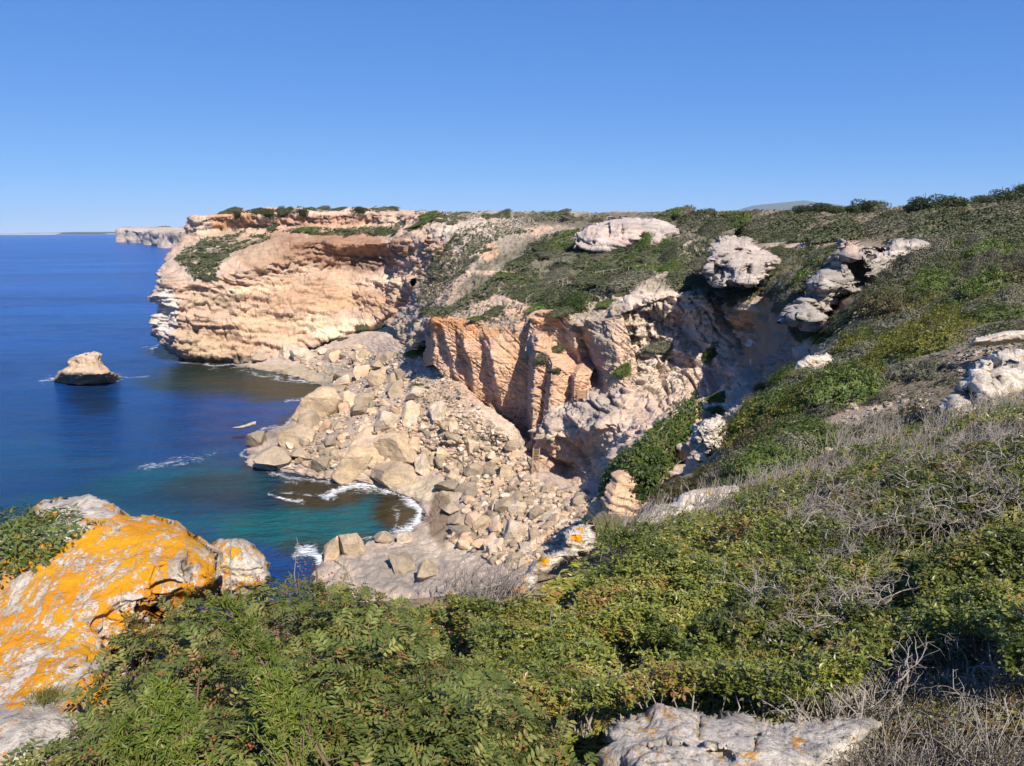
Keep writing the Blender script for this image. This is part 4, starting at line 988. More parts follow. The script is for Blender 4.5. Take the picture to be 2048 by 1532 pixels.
def branch(acc, rg, p, d, L, r, depth, bend=0.35, sides=4, kids=(2, 4), ends=None):
    K = 5; pts = [np.array(p, float)]; d = unit(np.array(d, float))
    for _ in range(K - 1):
        d = unit(d + rg.normal(size=3) * bend * 0.6); pts.append(pts[-1] + d * L / (K - 1))
    acc.add(*tube(pts, np.linspace(r, r * 0.55, K), sides if depth > 0 else 3))
    if depth <= 0:
        if ends is not None: ends.append((pts[-1], d))
        return
    for _ in range(rg.randint(kids[0], kids[1] + 1)):
        k = rg.randint(2, K)
        branch(acc, rg, pts[k], unit(d + rg.normal(size=3) * 0.75), L * rg.uniform(0.5, 0.8), r * 0.55, depth - 1, bend, sides, kids, ends)

# -- shrub kinds seen from afar: domes combed by the sea wind along +x
def shrub_variant(name, seed, n, leaf, mat, wind=0.6, height=0.55, aspect=0.45, lumps=0.25, yw=0.7, lf=1.7):
    rg = np.random.RandomState(seed)
    u = rg.normal(size=(n * 2, 3)); u = unit(u); u = u[u[:, 2] > -0.25][:n]
    def shape(u):
        x = u[:, 0]
        hgt = np.where(x < 0.5, 0.25 + 0.75 * np.clip((x + 1) / 1.5, 0, 1) ** 0.9, 1.0)
        z = u[:, 2] * height * (hgt * wind + (1 - wind))
        q = np.stack([u[:, 0] + 0.25 * wind * np.maximum(u[:, 2], 0), u[:, 1] * yw, z], 1)
        return q * (1 + lumps * fbm(u, lf, 3, seed))[:, None]
    p = shape(u) * rg.uniform(0.74, 1.08, len(u))[:, None]
    nor = unit(u * np.array([1, 1 / yw, 1 / height]) + np.array([0, 0, 0.3]))
    tang = np.tile(np.array([1.0, 0, 0.45]) * wind * 1.6, (len(u), 1))
    lvv = np.clip(0.5 + 0.9 * fbm(u, 2.6, 3, seed + 3) + rg.normal(size=len(u)) * 0.22, 0, 1)
    v, f, lv = leaves(p, nor, np.full(len(u), leaf), aspect, rg, tang, 0.6, 0.45, 0.1, lvv)
    cv, cf = ICO[3]
    core = shape(cv) * 0.74; core[:, 2] = np.maximum(core[:, 2], -0.12)
    v = np.concatenate([v, core]); f = np.concatenate([f, cf + len(v) - len(core)]); lv = np.concatenate([lv, np.full(len(core), 0.3)])
    return foliage_mesh(name, v, f, lv, mat)
SHR = {k: [shrub_variant('windswept_shrub', 400 + j * 10 + i, 2600, 0.105, M[k], wind=w, height=h, lumps=l, yw=y) for i, (w, h, l, y) in enumerate(((0.8, 0.42, 0.22, 0.6), (0.6, 0.5, 0.3, 0.8), (0.9, 0.36, 0.2, 0.55)))] for j, k in enumerate(('leaf_dark', 'leaf_grey', 'leaf_green', 'leaf_yellow', 'leaf_brown'))}
TREE = []
def tree_variant(seed, n=2200):
    rg = np.random.RandomState(seed)
    cl = [np.array([rg.uniform(-.6, .6), rg.uniform(-.5, .5), rg.uniform(0.3, 1.0)]) for _ in range(9)] + [np.array([0, 0, 0.8])]
    P_, N_ = [], []
    for c in cl:
        r = rg.uniform(0.32, 0.5); u = unit(rg.normal(size=(n // 10, 3)))
        P_.append(c + u * r * np.array([1.1, 1.1, .75]) * rg.uniform(.75, 1.05, (len(u), 1))); N_.append(u + np.array([0, 0, .3]))
    p, nn = np.concatenate(P_), np.concatenate(N_)
    v, f, lv = leaves(p, nn, np.full(len(p), 0.13), 0.5, rg, None, 1, .6)
    cr = foliage_mesh('crown', v, f, lv, M['leaf_tree'])
    acc = Acc(); branch(acc, rg, (0, 0, -0.2), (0.1, 0, 1), 0.9, 0.07, 2, 0.2, 5, (3, 4))
    return cr, acc.mesh('trunk', M['bark'])
TREE = [tree_variant(500 + i) for i in range(4)]

WIND = math.radians(12)          # the sea wind blows inland
def put_shrub(kind, px, py, size, rg, label, group, name='windswept_shrub', sz=1.0, sx=1.0, off=0.0, cat='shrub', lean=0.75):
    h, n = hit(px, py)
    if h is None: return None
    o = link(name, SHR[kind][rg.randint(3)])
    s = size * rg.uniform(0.8, 1.2)
    # lie along the slope
    nz = unit(n * np.array([lean, lean, 1]) + np.array([0, 0, 0.55]))
    x = np.array([math.cos(WIND), math.sin(WIND), 0]) + rg.normal(size=3) * 0.15
    x = unit(x - nz * (x @ nz)); y = np.cross(nz, x)
    Rm = Matrix(((x[0], y[0], nz[0]), (x[1], y[1], nz[1]), (x[2], y[2], nz[2])))
    o.matrix_world = Matrix.Translation(h + nz * off * s) @ Rm.to_4x4() @ Matrix.Diagonal((s * sx, s, s * sz * rg.uniform(0.8, 1.2), 1))
    tag(o, label, cat, group)
    return o
_rg = np.random.RandomState(77)
KIND_WORD = {'leaf_dark': 'dark green', 'leaf_grey': 'grey green', 'leaf_green': 'fresh green', 'leaf_yellow': 'yellow green', 'leaf_brown': 'brownish'}
def shrub_label(lab, kind, big, x, poly):
    for w_ in ('yellow green ', 'low green ', 'small grey tuft ', 'green ', 'grey ', 'brownish ', 'low ', 'rounded '):
        if lab.startswith(w_): lab = lab[len(w_):]
    return ('large ' if big else 'small ') + KIND_WORD[kind] + ' ' + lab + ', ' + third(x, poly)
#        polygon, count, (size m), kinds, label, vertical stretch
SCRUB = [
 ([(905, 612), (1000, 545), (1090, 470), (1180, 455), (1160, 500), (1330, 500), (1345, 540), (1290, 560), (1200, 600), (1170, 605), (1140, 635), (1060, 610), (1000, 590), (950, 610), (885, 640), (870, 630)], 120, (2.2, 4.2), ('leaf_dark', 'leaf_dark', 'leaf_grey', 'leaf_dark', 'leaf_green'), 'combed shrub in the green sweep below the white outcrop', 0.95, 1.4),
 ([(390, 560), (350, 520), (390, 480), (470, 470), (560, 440), (540, 480), (450, 510), (430, 555)], 56, (2.2, 4.2), ('leaf_dark', 'leaf_dark', 'leaf_grey'), 'low green shrub on the sloping shoulder of the headland', 0.6, 1.3),
 ([(560, 462), (640, 458), (780, 455), (830, 440), (850, 455), (760, 470), (640, 472)], 52, (2.0, 4.0), ('leaf_dark', 'leaf_dark', 'leaf_green'), 'shrub on the ledge between the headland cliff bands', 0.6, 1.3),
 ([(400, 428), (520, 420), (640, 418), (780, 417), (800, 422), (640, 424), (500, 426)], 40, (2.6, 4.6), ('leaf_dark', 'leaf_grey', 'leaf_dark'), 'rounded bush along the rim of the headland', 1.3, 1.0),
 ([(830, 425), (1000, 425), (1150, 425), (1150, 450), (1050, 440), (960, 435), (900, 450), (850, 440)], 44, (2.2, 4.2), ('leaf_dark', 'leaf_green', 'leaf_grey'), 'low bush on the flat top left of the white outcrop', 0.8, 1.2),
 ([(870, 500), (930, 470), (1000, 480), (960, 520), (910, 560), (870, 600), (840, 640), (835, 600)], 22, (1.6, 3.0), ('leaf_dark', 'leaf_grey'), 'shrub in a crack of the rocky spur above the bay', 0.7, 1.4),
 ([(1150, 432), (1330, 428), (1500, 428), (1500, 470), (1420, 480), (1360, 470), (1345, 440), (1250, 428), (1180, 445)], 52, (2.4, 5.0), ('leaf_dark', 'leaf_grey', 'leaf_dark', 'leaf_green'), 'bush on the flat top behind the white outcrop', 1.3, 1.1),
 ([(1360, 500), (1420, 470), (1430, 540), (1520, 580), (1500, 610), (1400, 600), (1330, 570)], 46, (1.5, 3.0), ('leaf_dark', 'leaf_brown', 'leaf_grey'), 'combed shrub on the brow above the shaded gully wall', 1.2, 1.1),
 ([(1520, 500), (1680, 500), (1670, 540), (1610, 600), (1560, 620), (1520, 580), (1560, 545)], 52, (1.5, 3.0), ('leaf_dark', 'leaf_grey', 'leaf_green'), 'combed shrub between the two cave outcrops', 1.2, 1.1),
 ([(1500, 424), (1750, 418), (2048, 400), (2048, 470), (1880, 480), (1700, 478), (1560, 490), (1500, 475)], 150, (3.0, 6.5), ('leaf_dark', 'leaf_grey', 'leaf_dark', 'leaf_dark'), 'bush on the right hand flat top under the skyline trees', 1.2, 1.1),
 ([(1700, 480), (1900, 470), (2048, 440), (2048, 500), (1900, 520), (1850, 500)], 60, (2.0, 4.0), ('leaf_dark', 'leaf_grey', 'leaf_dark'), 'bush on the rise behind the tall cave rock', 1.3, 1.1),
]
def wind_x(nz):
    x = np.array([math.cos(WIND), math.sin(WIND), 0.0])
    return unit(x - nz * (nz @ x)[:, None])
def scrub_cover(name, label, specs, seed, mat, dens=0.30, k=0.0040):
    """low combed scrub nobody could count: leafy twigs following the ground, lumpy"""
    rg = np.random.RandomState(seed); PP, NN = [], []
    for poly, dn in specs:
        xs = np.array(poly, float)
        area = 0.5 * abs(np.dot(xs[:, 0], np.roll(xs[:, 1], 1)) - np.dot(xs[:, 1], np.roll(xs[:, 0], 1)))
        for (x, y) in sample_poly(poly, int(area * dens * dn), rg):
            h, n = hit(x, y)
            if h is None: continue
            PP.append(h); NN.append(n)
    p, n = np.array(PP), np.array(NN)
    d = np.linalg.norm(p - CAM, axis=1)
    lump = fbm(p * np.array([0.5, 1, 1]), 0.35, 3, seed + 2)
    holes = fbm(p * np.array([0.6, 1, 1]), 0.12, 3, seed + 9)
    keep = holes > -0.33
    p, n, d, lump = p[keep], n[keep], d[keep], lump[keep]
    nz = unit(n + np.array([0, 0, 0.6]))
    up = (0.25 + 0.75 * np.clip(lump + 0.3, 0, 1)) * np.clip(d / 40, 0.22, 1)
    p = p + nz * (up * rg.uniform(0.5, 1.0, len(p)))[:, None]
    lv = np.clip(0.45 + 0.8 * fbm(p, 0.5, 3, seed + 5) + rg.normal(size=len(p)) * 0.2, 0, 1)
    v, f, l = leaves(p, nz, np.maximum(d * k, 0.08), 0.42, rg, wind_x(nz) * 1.5 + nz * 0.5, 0.5, 0.5, 0.1, lv)
    o = link(name, foliage_mesh(name, v, f, l, mat)); tag(o, label, 'scrub', kind='stuff')
for poly, cnt, (s0, s1), kinds, lab, sz, sx in SCRUB:
    for (x, y) in sample_poly(poly, max(int(cnt * 0.42), 8), _rg):
        kd_ = kinds[_rg.randint(len(kinds))]; s_ = _rg.uniform(s0, s1)
        put_shrub(kd_, x, y, s_ * 0.6, _rg, shrub_label(lab, kd_, s_ > (s0 + s1) / 2, x, poly), lab.replace('shrub ', 'shrubs ').replace('bush ', 'bushes '), sz=sz, sx=sx)
scrub_cover('hillside_scrub', 'dense combed scrub covering the hillside below the white outcrop', [(SCRUB[0][0], 1.0), (SCRUB[7][0], 0.8), (SCRUB[8][0], 0.9), (SCRUB[5][0], 0.6), ([(900, 470), (960, 440), (1090, 440), (1060, 470), (980, 500), (930, 530)], 0.4)], 31, M['leaf_dark'])
scrub_cover('flat_top_scrub', 'low grey green scrub covering the flat top inland', [(SCRUB[4][0], 0.7), (SCRUB[6][0], 1.0), (SCRUB[9][0], 1.0), (SCRUB[10][0], 1.0)], 32, M['leaf_grey'])
scrub_cover('headland_scrub', 'dark scrub covering the shoulder and ledges of the headland', [(SCRUB[1][0], 1.0), (SCRUB[2][0], 1.0), (SCRUB[3][0], 1.0)], 33, M['leaf_dark'])
scrub_cover('talus_herbs', 'tiny herbs dotted over the pale talus and the gully slopes', [([(790, 690), (870, 720), (960, 810), (1040, 900), (960, 880), (860, 830), (800, 780)], 0.10), ([(1250, 640), (1400, 610), (1450, 720), (1400, 800), (1290, 800), (1240, 740)], 0.09), ([(900, 610), (1060, 610), (1060, 650), (900, 645)], 0.16), ([(820, 520), (960, 470), (900, 600), (850, 640)], 0.16)], 36, M['leaf_grey'], 0.30, 0.0042)
# shrubs one can name on the cliffs
for (x, y, s, k, lab, sz) in [
 (832, 712, 1.9, 'leaf_green', 'dark green bush clinging below the corner of the quarry wall', 1.6), (832, 775, 1.3, 'leaf_green', 'small green bush on the rubble slope under the quarry corner', 1.0),
 (850, 780, 0.8, 'leaf_dark', 'tiny bush right of the small green bush on the rubble slope', 1.0), (1110, 702, 1.1, 'leaf_dark', 'bush on the bench of the quarry, upper one of two', 1.2), (1106, 740, 0.95, 'leaf_dark', 'bush on the bench of the quarry, lower one of two', 1.2),
 (1078, 718, 0.9, 'leaf_grey', 'grey bush in the dark slot of the quarry', 1.5), (1245, 748, 1.1, 'leaf_green', 'bright green bush on the pale gully slope beside the dark side wall', 1.5), (1312, 702, 1.8, 'leaf_grey', 'large grey bush leaning on the pale gully slope', 1.3), (1425, 712, 1.5, 'leaf_green', 'green bush with bare twigs beside the shaded gully wall', 1.5),
 (1225, 735, 0.5, 'leaf_dark', 'small dark bush above the bright green bush in the gully', 1), (1440, 800, 1.5, 'leaf_green', 'green bush at the foot of the pale gully slope', 0.9), (1420, 830, 1.3, 'leaf_green', 'low green bush below the foot of the gully slope', 0.8),
 (748, 800, 0.7, 'leaf_green', 'small upright bush among the tilted slabs', 1.3), (660, 685, 1.6, 'leaf_dark', 'bush above the white boulders at the head of the bay', 0.8), (685, 680, 1.5, 'leaf_dark', 'bush right of the bush above the white boulders', 0.8), (725, 655, 1.5, 'leaf_dark', 'bush at the top of the pale headland talus', 0.8),
 (760, 650, 1.5, 'leaf_grey', 'grey bush at the right end of the headland talus', 0.8), (985, 628, 1.4, 'leaf_dark', 'bush on the bare patch above the quarry wall', 0.7), (950, 640, 1.1, 'leaf_green', 'low bush along the brow of the quarry wall', 0.6), (1240, 590, 1.6, 'leaf_dark', 'dark bush beside the path above the quarry', 0.9), (1215, 612, 1.3, 'leaf_green', 'low green bush at the brow above the dark side wall', 0.7)]:
    put_shrub(k, x, y, s * 1.1, _rg, lab, None, 'cliff_shrub', sz=sz * 1.3, lean=0.25, off=0.1)
for k_, (nm_, pts_) in enumerate((('white outcrop', ((1150, 500), (1175, 512), (1205, 516), (1235, 505), (1265, 502), (1300, 505), (1335, 500), (1352, 485), (1190, 446), (1330, 440))), ('pale cave outcrop', ((1425, 585), (1450, 582), (1480, 582), (1515, 575), (1545, 548), (1560, 525), (1425, 475), (1520, 485))), ('tall cave rock', ((1600, 660), (1640, 640), (1690, 630), (1735, 610), (1765, 575), (1810, 540), (1850, 505), (1640, 540), (1670, 510))))):
    for (x, y) in pts_:
        put_shrub(('leaf_dark', 'leaf_grey', 'leaf_dark')[_rg.randint(3)], x, y, (2.0, 1.4, 1.0)[k_], _rg, 'shrub growing against the foot of the ' + nm_, 'shrubs around the ' + nm_, 'cliff_shrub', sz=1.2, lean=0.4)
for (x, y, w, lab) in [
 (540, 424, 30, 'tallest rounded tree on the headland rim'), (605, 420, 24, 'rounded tree right of the tallest one on the headland rim'), (720, 416, 26, 'tree at the middle of the headland top'), (480, 422, 22, 'small tree on the left part of the headland rim'), (1418, 424, 26, 'lone round tree on the skyline behind the white outcrop'), (1640, 418, 44, 'leftmost tree of the dark row on the skyline'), (1672, 418, 34, 'second tree of the dark row on the skyline'),
 (1700, 416, 30, 'third tree of the dark row on the skyline'), (1604, 418, 36, 'low tree starting the dark row on the skyline'), (1728, 415, 46, 'largest round tree at the right end of the skyline row'), (1840, 418, 60, 'broad dark tree with shade beneath on the right rise'), (1890, 412, 56, 'broad tree right of the shaded tree on the right rise'), (1965, 400, 40, 'tree on the slope near the right edge'),
 (2010, 394, 46, 'tree on the skyline near the right edge'), (2040, 388, 50, 'tree on the skyline at the right edge'), (1925, 406, 40, 'tree between the broad trees and the right edge'), (1350, 425, 20, 'small round tree on the skyline above the white outcrop'), (1325, 424, 16, 'smallest round tree on the skyline above the white outcrop'), (1130, 425, 20, 'low tree on the skyline left of the white outcrop')]:
    h, n = hit(x, y + 14)
    if h is None: continue
    d = np.dot(h - CAM, _f); s = w * d / FPX / 1.6
    t = empty('round_tree', h); tag(t, lab, 'tree', 'skyline trees')
    cr, tk = TREE[_rg.randint(4)]
    t.scale = (s, s, s * 0.85); t.rotation_euler = (0, 0, _rg.uniform(0, 6.28))
    link('crown', cr, parent=t); link('trunk', tk, parent=t)
# ------------------------------------------------------------------ spur with the hedge-like bush, and its striped pillar
spur = [   # rows run up the crest, left foot -> crest -> right foot
 col_pts((1168, 1060, 58), (1188, 1012, 57), (1206, 965, 56), (1214, 945, 57), (1250, 950, 60), (1290, 1020, 60)),
 col_pts((1215, 1070, 53), (1222, 1010, 52), (1236, 940, 51.5), (1262, 915, 53), (1310, 925, 56), (1340, 1000, 56)),
 col_pts((1262, 1050, 49), (1266, 985, 49), (1278, 905, 50), (1310, 878, 52), (1345, 905, 54), (1380, 980, 54)),
 col_pts((1310, 1000, 49), (1314, 930, 50), (1326, 862, 52), (1350, 836, 54), (1378, 870, 55), (1410, 940, 54)),
 col_pts((1360, 950, 53), (1362, 885, 55), (1368, 826, 57), (1386, 802, 58), (1404, 835, 58), (1430, 900, 56)),
 col_pts((1390, 900, 60), (1392, 850, 61), (1396, 815, 62), (1402, 800, 62), (1416, 825, 61), (1440, 870, 60)),
]
terrain_patch('gully_spur', spur, 120, 160, M['quarry'], disp_rock(0.4, 0.3, 0.4, 1.2, 0.12, 0.9, (0.3, 0), 95), (0.52, 0.38, 0.25), [(1190, 985, 30, 60, (0.55, 0.38, 0.23), 0.8)], 0.2, 0.4)
pil = [[P(x, y, d) for x, y, d in ((1190, 1080, 49), (1215, 1085, 47.5), (1255, 1085, 48), (1262, 1075, 50), (1225, 1065, 52))],
       [P(x, y, d) for x, y, d in ((1196, 1030, 49), (1218, 1032, 47.5), (1272, 1035, 48), (1284, 1030, 50), (1240, 1020, 52))],
       [P(x, y, d) for x, y, d in ((1212, 985, 49), (1228, 986, 48), (1276, 985, 48.5), (1288, 980, 50), (1250, 975, 52))],
       [P(x, y, d) for x, y, d in ((1222, 950, 49.5), (1238, 950, 49), (1262, 948, 49), (1272, 945, 50), (1250, 940, 52))],
       [P(x, y, d) for x, y, d in ((1240, 938, 50), (1243, 938, 50), (1246, 938, 50), (1246, 936, 50.2), (1243, 936, 50.4))]]
custom_rock('striped_pillar', pil, 60, 90, M['quarry'], (0.56, 0.39, 0.24), [], 'striped sandstone pillar standing at the foot of the hedge like bush', disp_rock(0.15, 0.3, 0.3, 1.5, 0.06, 1.0, (0.4, 0), 96), 'rock pillar', 0.1, 0.3)

# rebuild the ray target with the spur
finish_terrain()

# ------------------------------------------------------------------ lichen rocks near the viewer
def lichen_mat():
    m, nt, bs = new_mat('lichen_limestone')
    vec = nt.nodes.new('ShaderNodeTexCoord').outputs['Object']
    n1 = noise_n(nt, vec, 3.0, 9, 0.68); n2 = noise_n(nt, vec, 22.0, 7, 0.75); n3 = noise_n(nt, vec, 90.0, 4, 0.7)
    c = mix(nt, 1.0, (0.60, 0.53, 0.44), ramp(nt, n2, [(0.34, 0.22), (0.46, 0.95), (0.7, 1.35)]), 'MULTIPLY')
    c = mix(nt, ramp(nt, n1, [(0.48, 0.0), (0.62, 0.75)]), c, (0.25, 0.235, 0.205))
    li = attr(nt, 'lichen')
    sv = mapping(nt, vec, (11.0, 5.0, 7.0), (0.5, 0.3, 0.5))
    l1 = noise_n(nt, sv, 1.0, 10, 0.72, 0.6)
    l2 = noise_n(nt, vec, 60.0, 6, 0.75)
    s = math_n(nt, 'ADD', math_n(nt, 'MULTIPLY', l1, 0.6), math_n(nt, 'MULTIPLY', l2, 0.4))
    s = math_n(nt, 'ADD', s, math_n(nt, 'MULTIPLY', math_n(nt, 'SUBTRACT', li, 0.5), 0.185))
    lm = ramp(nt, s, [(0.515, 0.0), (0.545, 1.0)])
    oc = mix(nt, ramp(nt, noise_n(nt, vec, 4.0, 5, 0.6), [(0.35, 0.0), (0.65, 1.0)]), (0.80, 0.39, 0.013), (0.74, 0.25, 0.011))
    oc = mix(nt, ramp(nt, noise_n(nt, vec, 26.0, 5, 0.7), [(0.35, 0.7), (0.6, 0.0)]), oc, (0.55, 0.28, 0.02))
    c = mix(nt, lm, c, oc)
    nt.links.new(c, bs.inputs['Base Color'])
    bs.inputs['Roughness'].default_value = 0.95; bs.inputs['Specular IOR Level'].default_value = 0.12
    h = math_n(nt, 'ADD', math_n(nt, 'MULTIPLY', n2, 1.0), math_n(nt, 'MULTIPLY', n3, 0.3))
    h = math_n(nt, 'ADD', h, math_n(nt, 'MULTIPLY', lm, 0.12))
    h = math_n(nt, 'ADD', h, math_n(nt, 'MULTIPLY', n1, 1.5))
    bump(nt, bs, h, 0.8, 0.035)
    return m
M['lichen'] = lichen_mat()
def near_rock(name, label, outline, dd, thick, lich, base_l, seed, nu=120, nv=0, amp=0.06, fs=1.6, cat='rock', bed=0.02, caves=()):
    o = outcrop(name, label, outline, dd, thick, M['lichen'], (0.5, 0.45, 0.4), [], nu, amp * 1.25, fs * 2.4, bed, seed, cat, edge=0.03, caves=caves, fine=0.45)
    v = np.empty(len(o.data.vertices) * 3, np.float32); o.data.vertices.foreach_get('co', v); v = v.reshape(-1, 3) + np.array(o.location)
    set_col(o.data, 'lichen', paint(v, (base_l,) * 3, [(x, y, rx, ry, (s,) * 3, 1.0) for x, y, rx, ry, s in lich], 8)[:, 0])
    return o
near_rock('lichen_boulder', 'large pale boulder plastered with bright orange lichen at the left edge', [(-330, 1420), (-160, 1230), (-30, 1120), (40, 1050), (110, 1000), (175, 986), (222, 1006), (244, 1026), (300, 1028), (345, 1048), (385, 1080), (424, 1100), (425, 1150), (350, 1215), (270, 1270), (215, 1340), (205, 1430), (160, 1540), (0, 1640), (-300, 1640)],
          [3.1, 3.5, 3.8, 4.0, 4.15, 4.2, 4.15, 4.1, 4.05, 3.95, 3.8, 3.7, 3.55, 3.3, 3.1, 2.9, 2.7, 2.45, 2.2, 2.4], 0.42, [(180, 1150, 230, 160, 0.80), (120, 1290, 150, 120, 0.74), (330, 1090, 90, 60, 0.85), (60, 1180, 60, 40, 0.58), (170, 1010, 90, 26, 0.22), (40, 1330, 30, 40, 0.5), (60, 1460, 130, 50, 0.26), (30, 1390, 120, 30, 0.62), (150, 1390, 60, 30, 0.7), (250, 1200, 40, 20, 0.35), (120, 1060, 60, 25, 0.45)], 0.6, 101, 230, 0, 0.085, 0.6, 'boulder', 0.03, [(300, 1222, 30, 6, 0.08), (375, 1130, 6, 22, 0.10), (265, 1262, 14, 8, 0.08)])
near_rock('lichen_stone', 'smaller rounded lichen spotted stone right of the large orange boulder', [(372, 1190), (388, 1135), (415, 1098), (440, 1080), (468, 1077), (500, 1090), (525, 1112), (540, 1128), (530, 1190), (450, 1215)], 4.3, 0.28, [(455, 1095, 50, 20, 0.72), (420, 1140, 40, 40, 0.62), (500, 1130, 30, 30, 0.4)], 0.5, 102, 90, 0, 0.03, 2.0)
LEDGE = [('lower pale ledge stone with one orange lichen spot above the bush', [(1008, 1200), (1020, 1165), (1050, 1145), (1072, 1150), (1070, 1180), (1040, 1205)], 5.6, [(1032, 1180, 14, 8, 1.0)]),
         ('pale ledge stone with two small orange spots, second up the slope', [(1044, 1165), (1058, 1132), (1090, 1108), (1130, 1098), (1150, 1112), (1110, 1140), (1075, 1165)], 6.0, [(1088, 1122, 10, 7, 1.0), (1087, 1131, 6, 4, 0.9)]),
         ('upper grey ledge stone with a round orange lichen patch', [(1118, 1118), (1122, 1066), (1145, 1052), (1180, 1046), (1192, 1075), (1180, 1108), (1150, 1125)], 6.8, [(1150, 1077, 11, 7, 1.0), (1160, 1058, 10, 3, 0.9)])]
for i, (lab, ol, d, li) in enumerate(LEDGE):
    near_rock('ledge_stone', lab, ol, d, 0.25, li, 0.30, 110 + i, 70, 0, 0.03, 2.0)
near_rock('pale_ledge', 'long smooth white ledge crossing the slope above the dead twigs', [(1262, 1050), (1310, 1012), (1350, 1004), (1362, 990), (1400, 978), (1470, 970), (1490, 985), (1440, 1010), (1390, 1030), (1320, 1052)], [9.4, 10, 10.2, 10.6, 11, 11.5, 11.5, 10.8, 10.2, 9.6], 0.35, [(1420, 985, 14, 6, 0.6)], 0.27, 115, 120, 0, 0.04, 1.2)
near_rock('foot_rock', 'rough grey white rock at the bottom edge among dry twigs', [(1215, 1470), (1240, 1440), (1320, 1415), (1380, 1425), (1420, 1432), (1480, 1425), (1560, 1446), (1640, 1444), (1710, 1425), (1750, 1445), (1720, 1500), (1650, 1570), (1480, 1640), (1280, 1600), (1220, 1520)], [2.95, 3.1, 3.25, 3.2, 3.15, 3.15, 3.1, 3.1, 3.15, 3.1, 2.85, 2.55, 2.3, 2.4, 2.7], 0.22, [(1300, 1462, 20, 8, 0.7), (1260, 1500, 12, 8, 0.6)], 0.30, 116, 200, 0, 0.06, 1.5, caves=[(1398, 1450, 9, 26, 0.07), (1440, 1510, 30, 10, 0.05), (1510, 1470, 8, 30, 0.05), (1330, 1500, 40, 7, 0.05)])
near_rock('side_rock', 'rugged white rock with deep blue shadow at the right edge', [(1880, 850), (1910, 820), (1935, 790), (1930, 745), (1945, 725), (2000, 715), (2060, 695), (2150, 690), (2200, 760), (2160, 830), (2060, 830), (1990, 838), (1930, 850)], [13.6, 13.8, 14, 14.4, 14.6, 14.6, 14.8, 15, 15, 14, 13.4, 13.2, 13.2], 1.0, [], 0.27, 117, 150, 0, 0.25, 0.5, caves=[(1985, 745, 18, 26, 0.6), (1945, 795, 22, 16, 0.7), (2040, 790, 30, 6, 0.4), (1965, 815, 30, 8, 0.4)])
near_rock('gully_lip_rock', 'cracked tan rock lip hanging over the gully beside the hedge like bush', [(1384, 880), (1390, 850), (1420, 838), (1450, 842), (1456, 868), (1440, 905), (1410, 908), (1392, 900)], 30, 0.9, [], 0.22, 118, 80, 0, 0.2, 0.8)
near_rock('gully_edge_rock', 'pale rock on the gully edge below the tall cave rock', [(1588, 752), (1592, 728), (1610, 712), (1650, 708), (1680, 722), (1650, 742), (1610, 758)], 37, 0.7, [], 0.27, 119, 80, 0, 0.15, 0.8)
near_rock('spotted_stone', 'small white stone with an orange spot beside the bare path', [(1768, 895), (1778, 876), (1792, 868), (1806, 882), (1796, 895)], 11.5, 0.12, [(1790, 880, 7, 5, 1.0)], 0.28, 120, 40, 0, 0.02, 2.5)
near_rock('flat_slab', 'flat tan slab lying on the slope at the right edge', [(1935, 690), (1950, 676), (2010, 662), (2060, 660), (2050, 682), (1980, 690)], 20, 0.5, [], 0.25, 121, 70, 0, 0.06, 0.8)
near_rock('broken_block', 'grey block among shrubs left of the bare path', [(1572, 862), (1578, 842), (1596, 838), (1602, 850), (1598, 866)], 20, 0.3, [], 0.2, 122, 40, 0, 0.05, 1.2)
for k, (x, w) in enumerate(((1880, 13), (1893, 13))):
    me = rock_mesh('white_stone', 3, 130 + k, (0.75, 0.73, 0.68), M['boulder'], cuts=6, size=(1, .8, .6))
    place_px([me], x, 453, w, 9, 0, 'white_stone', 0.4 * k, ('left' if k == 0 else 'right') + ' one of two small white stones in the scrub on the right', 'stone')

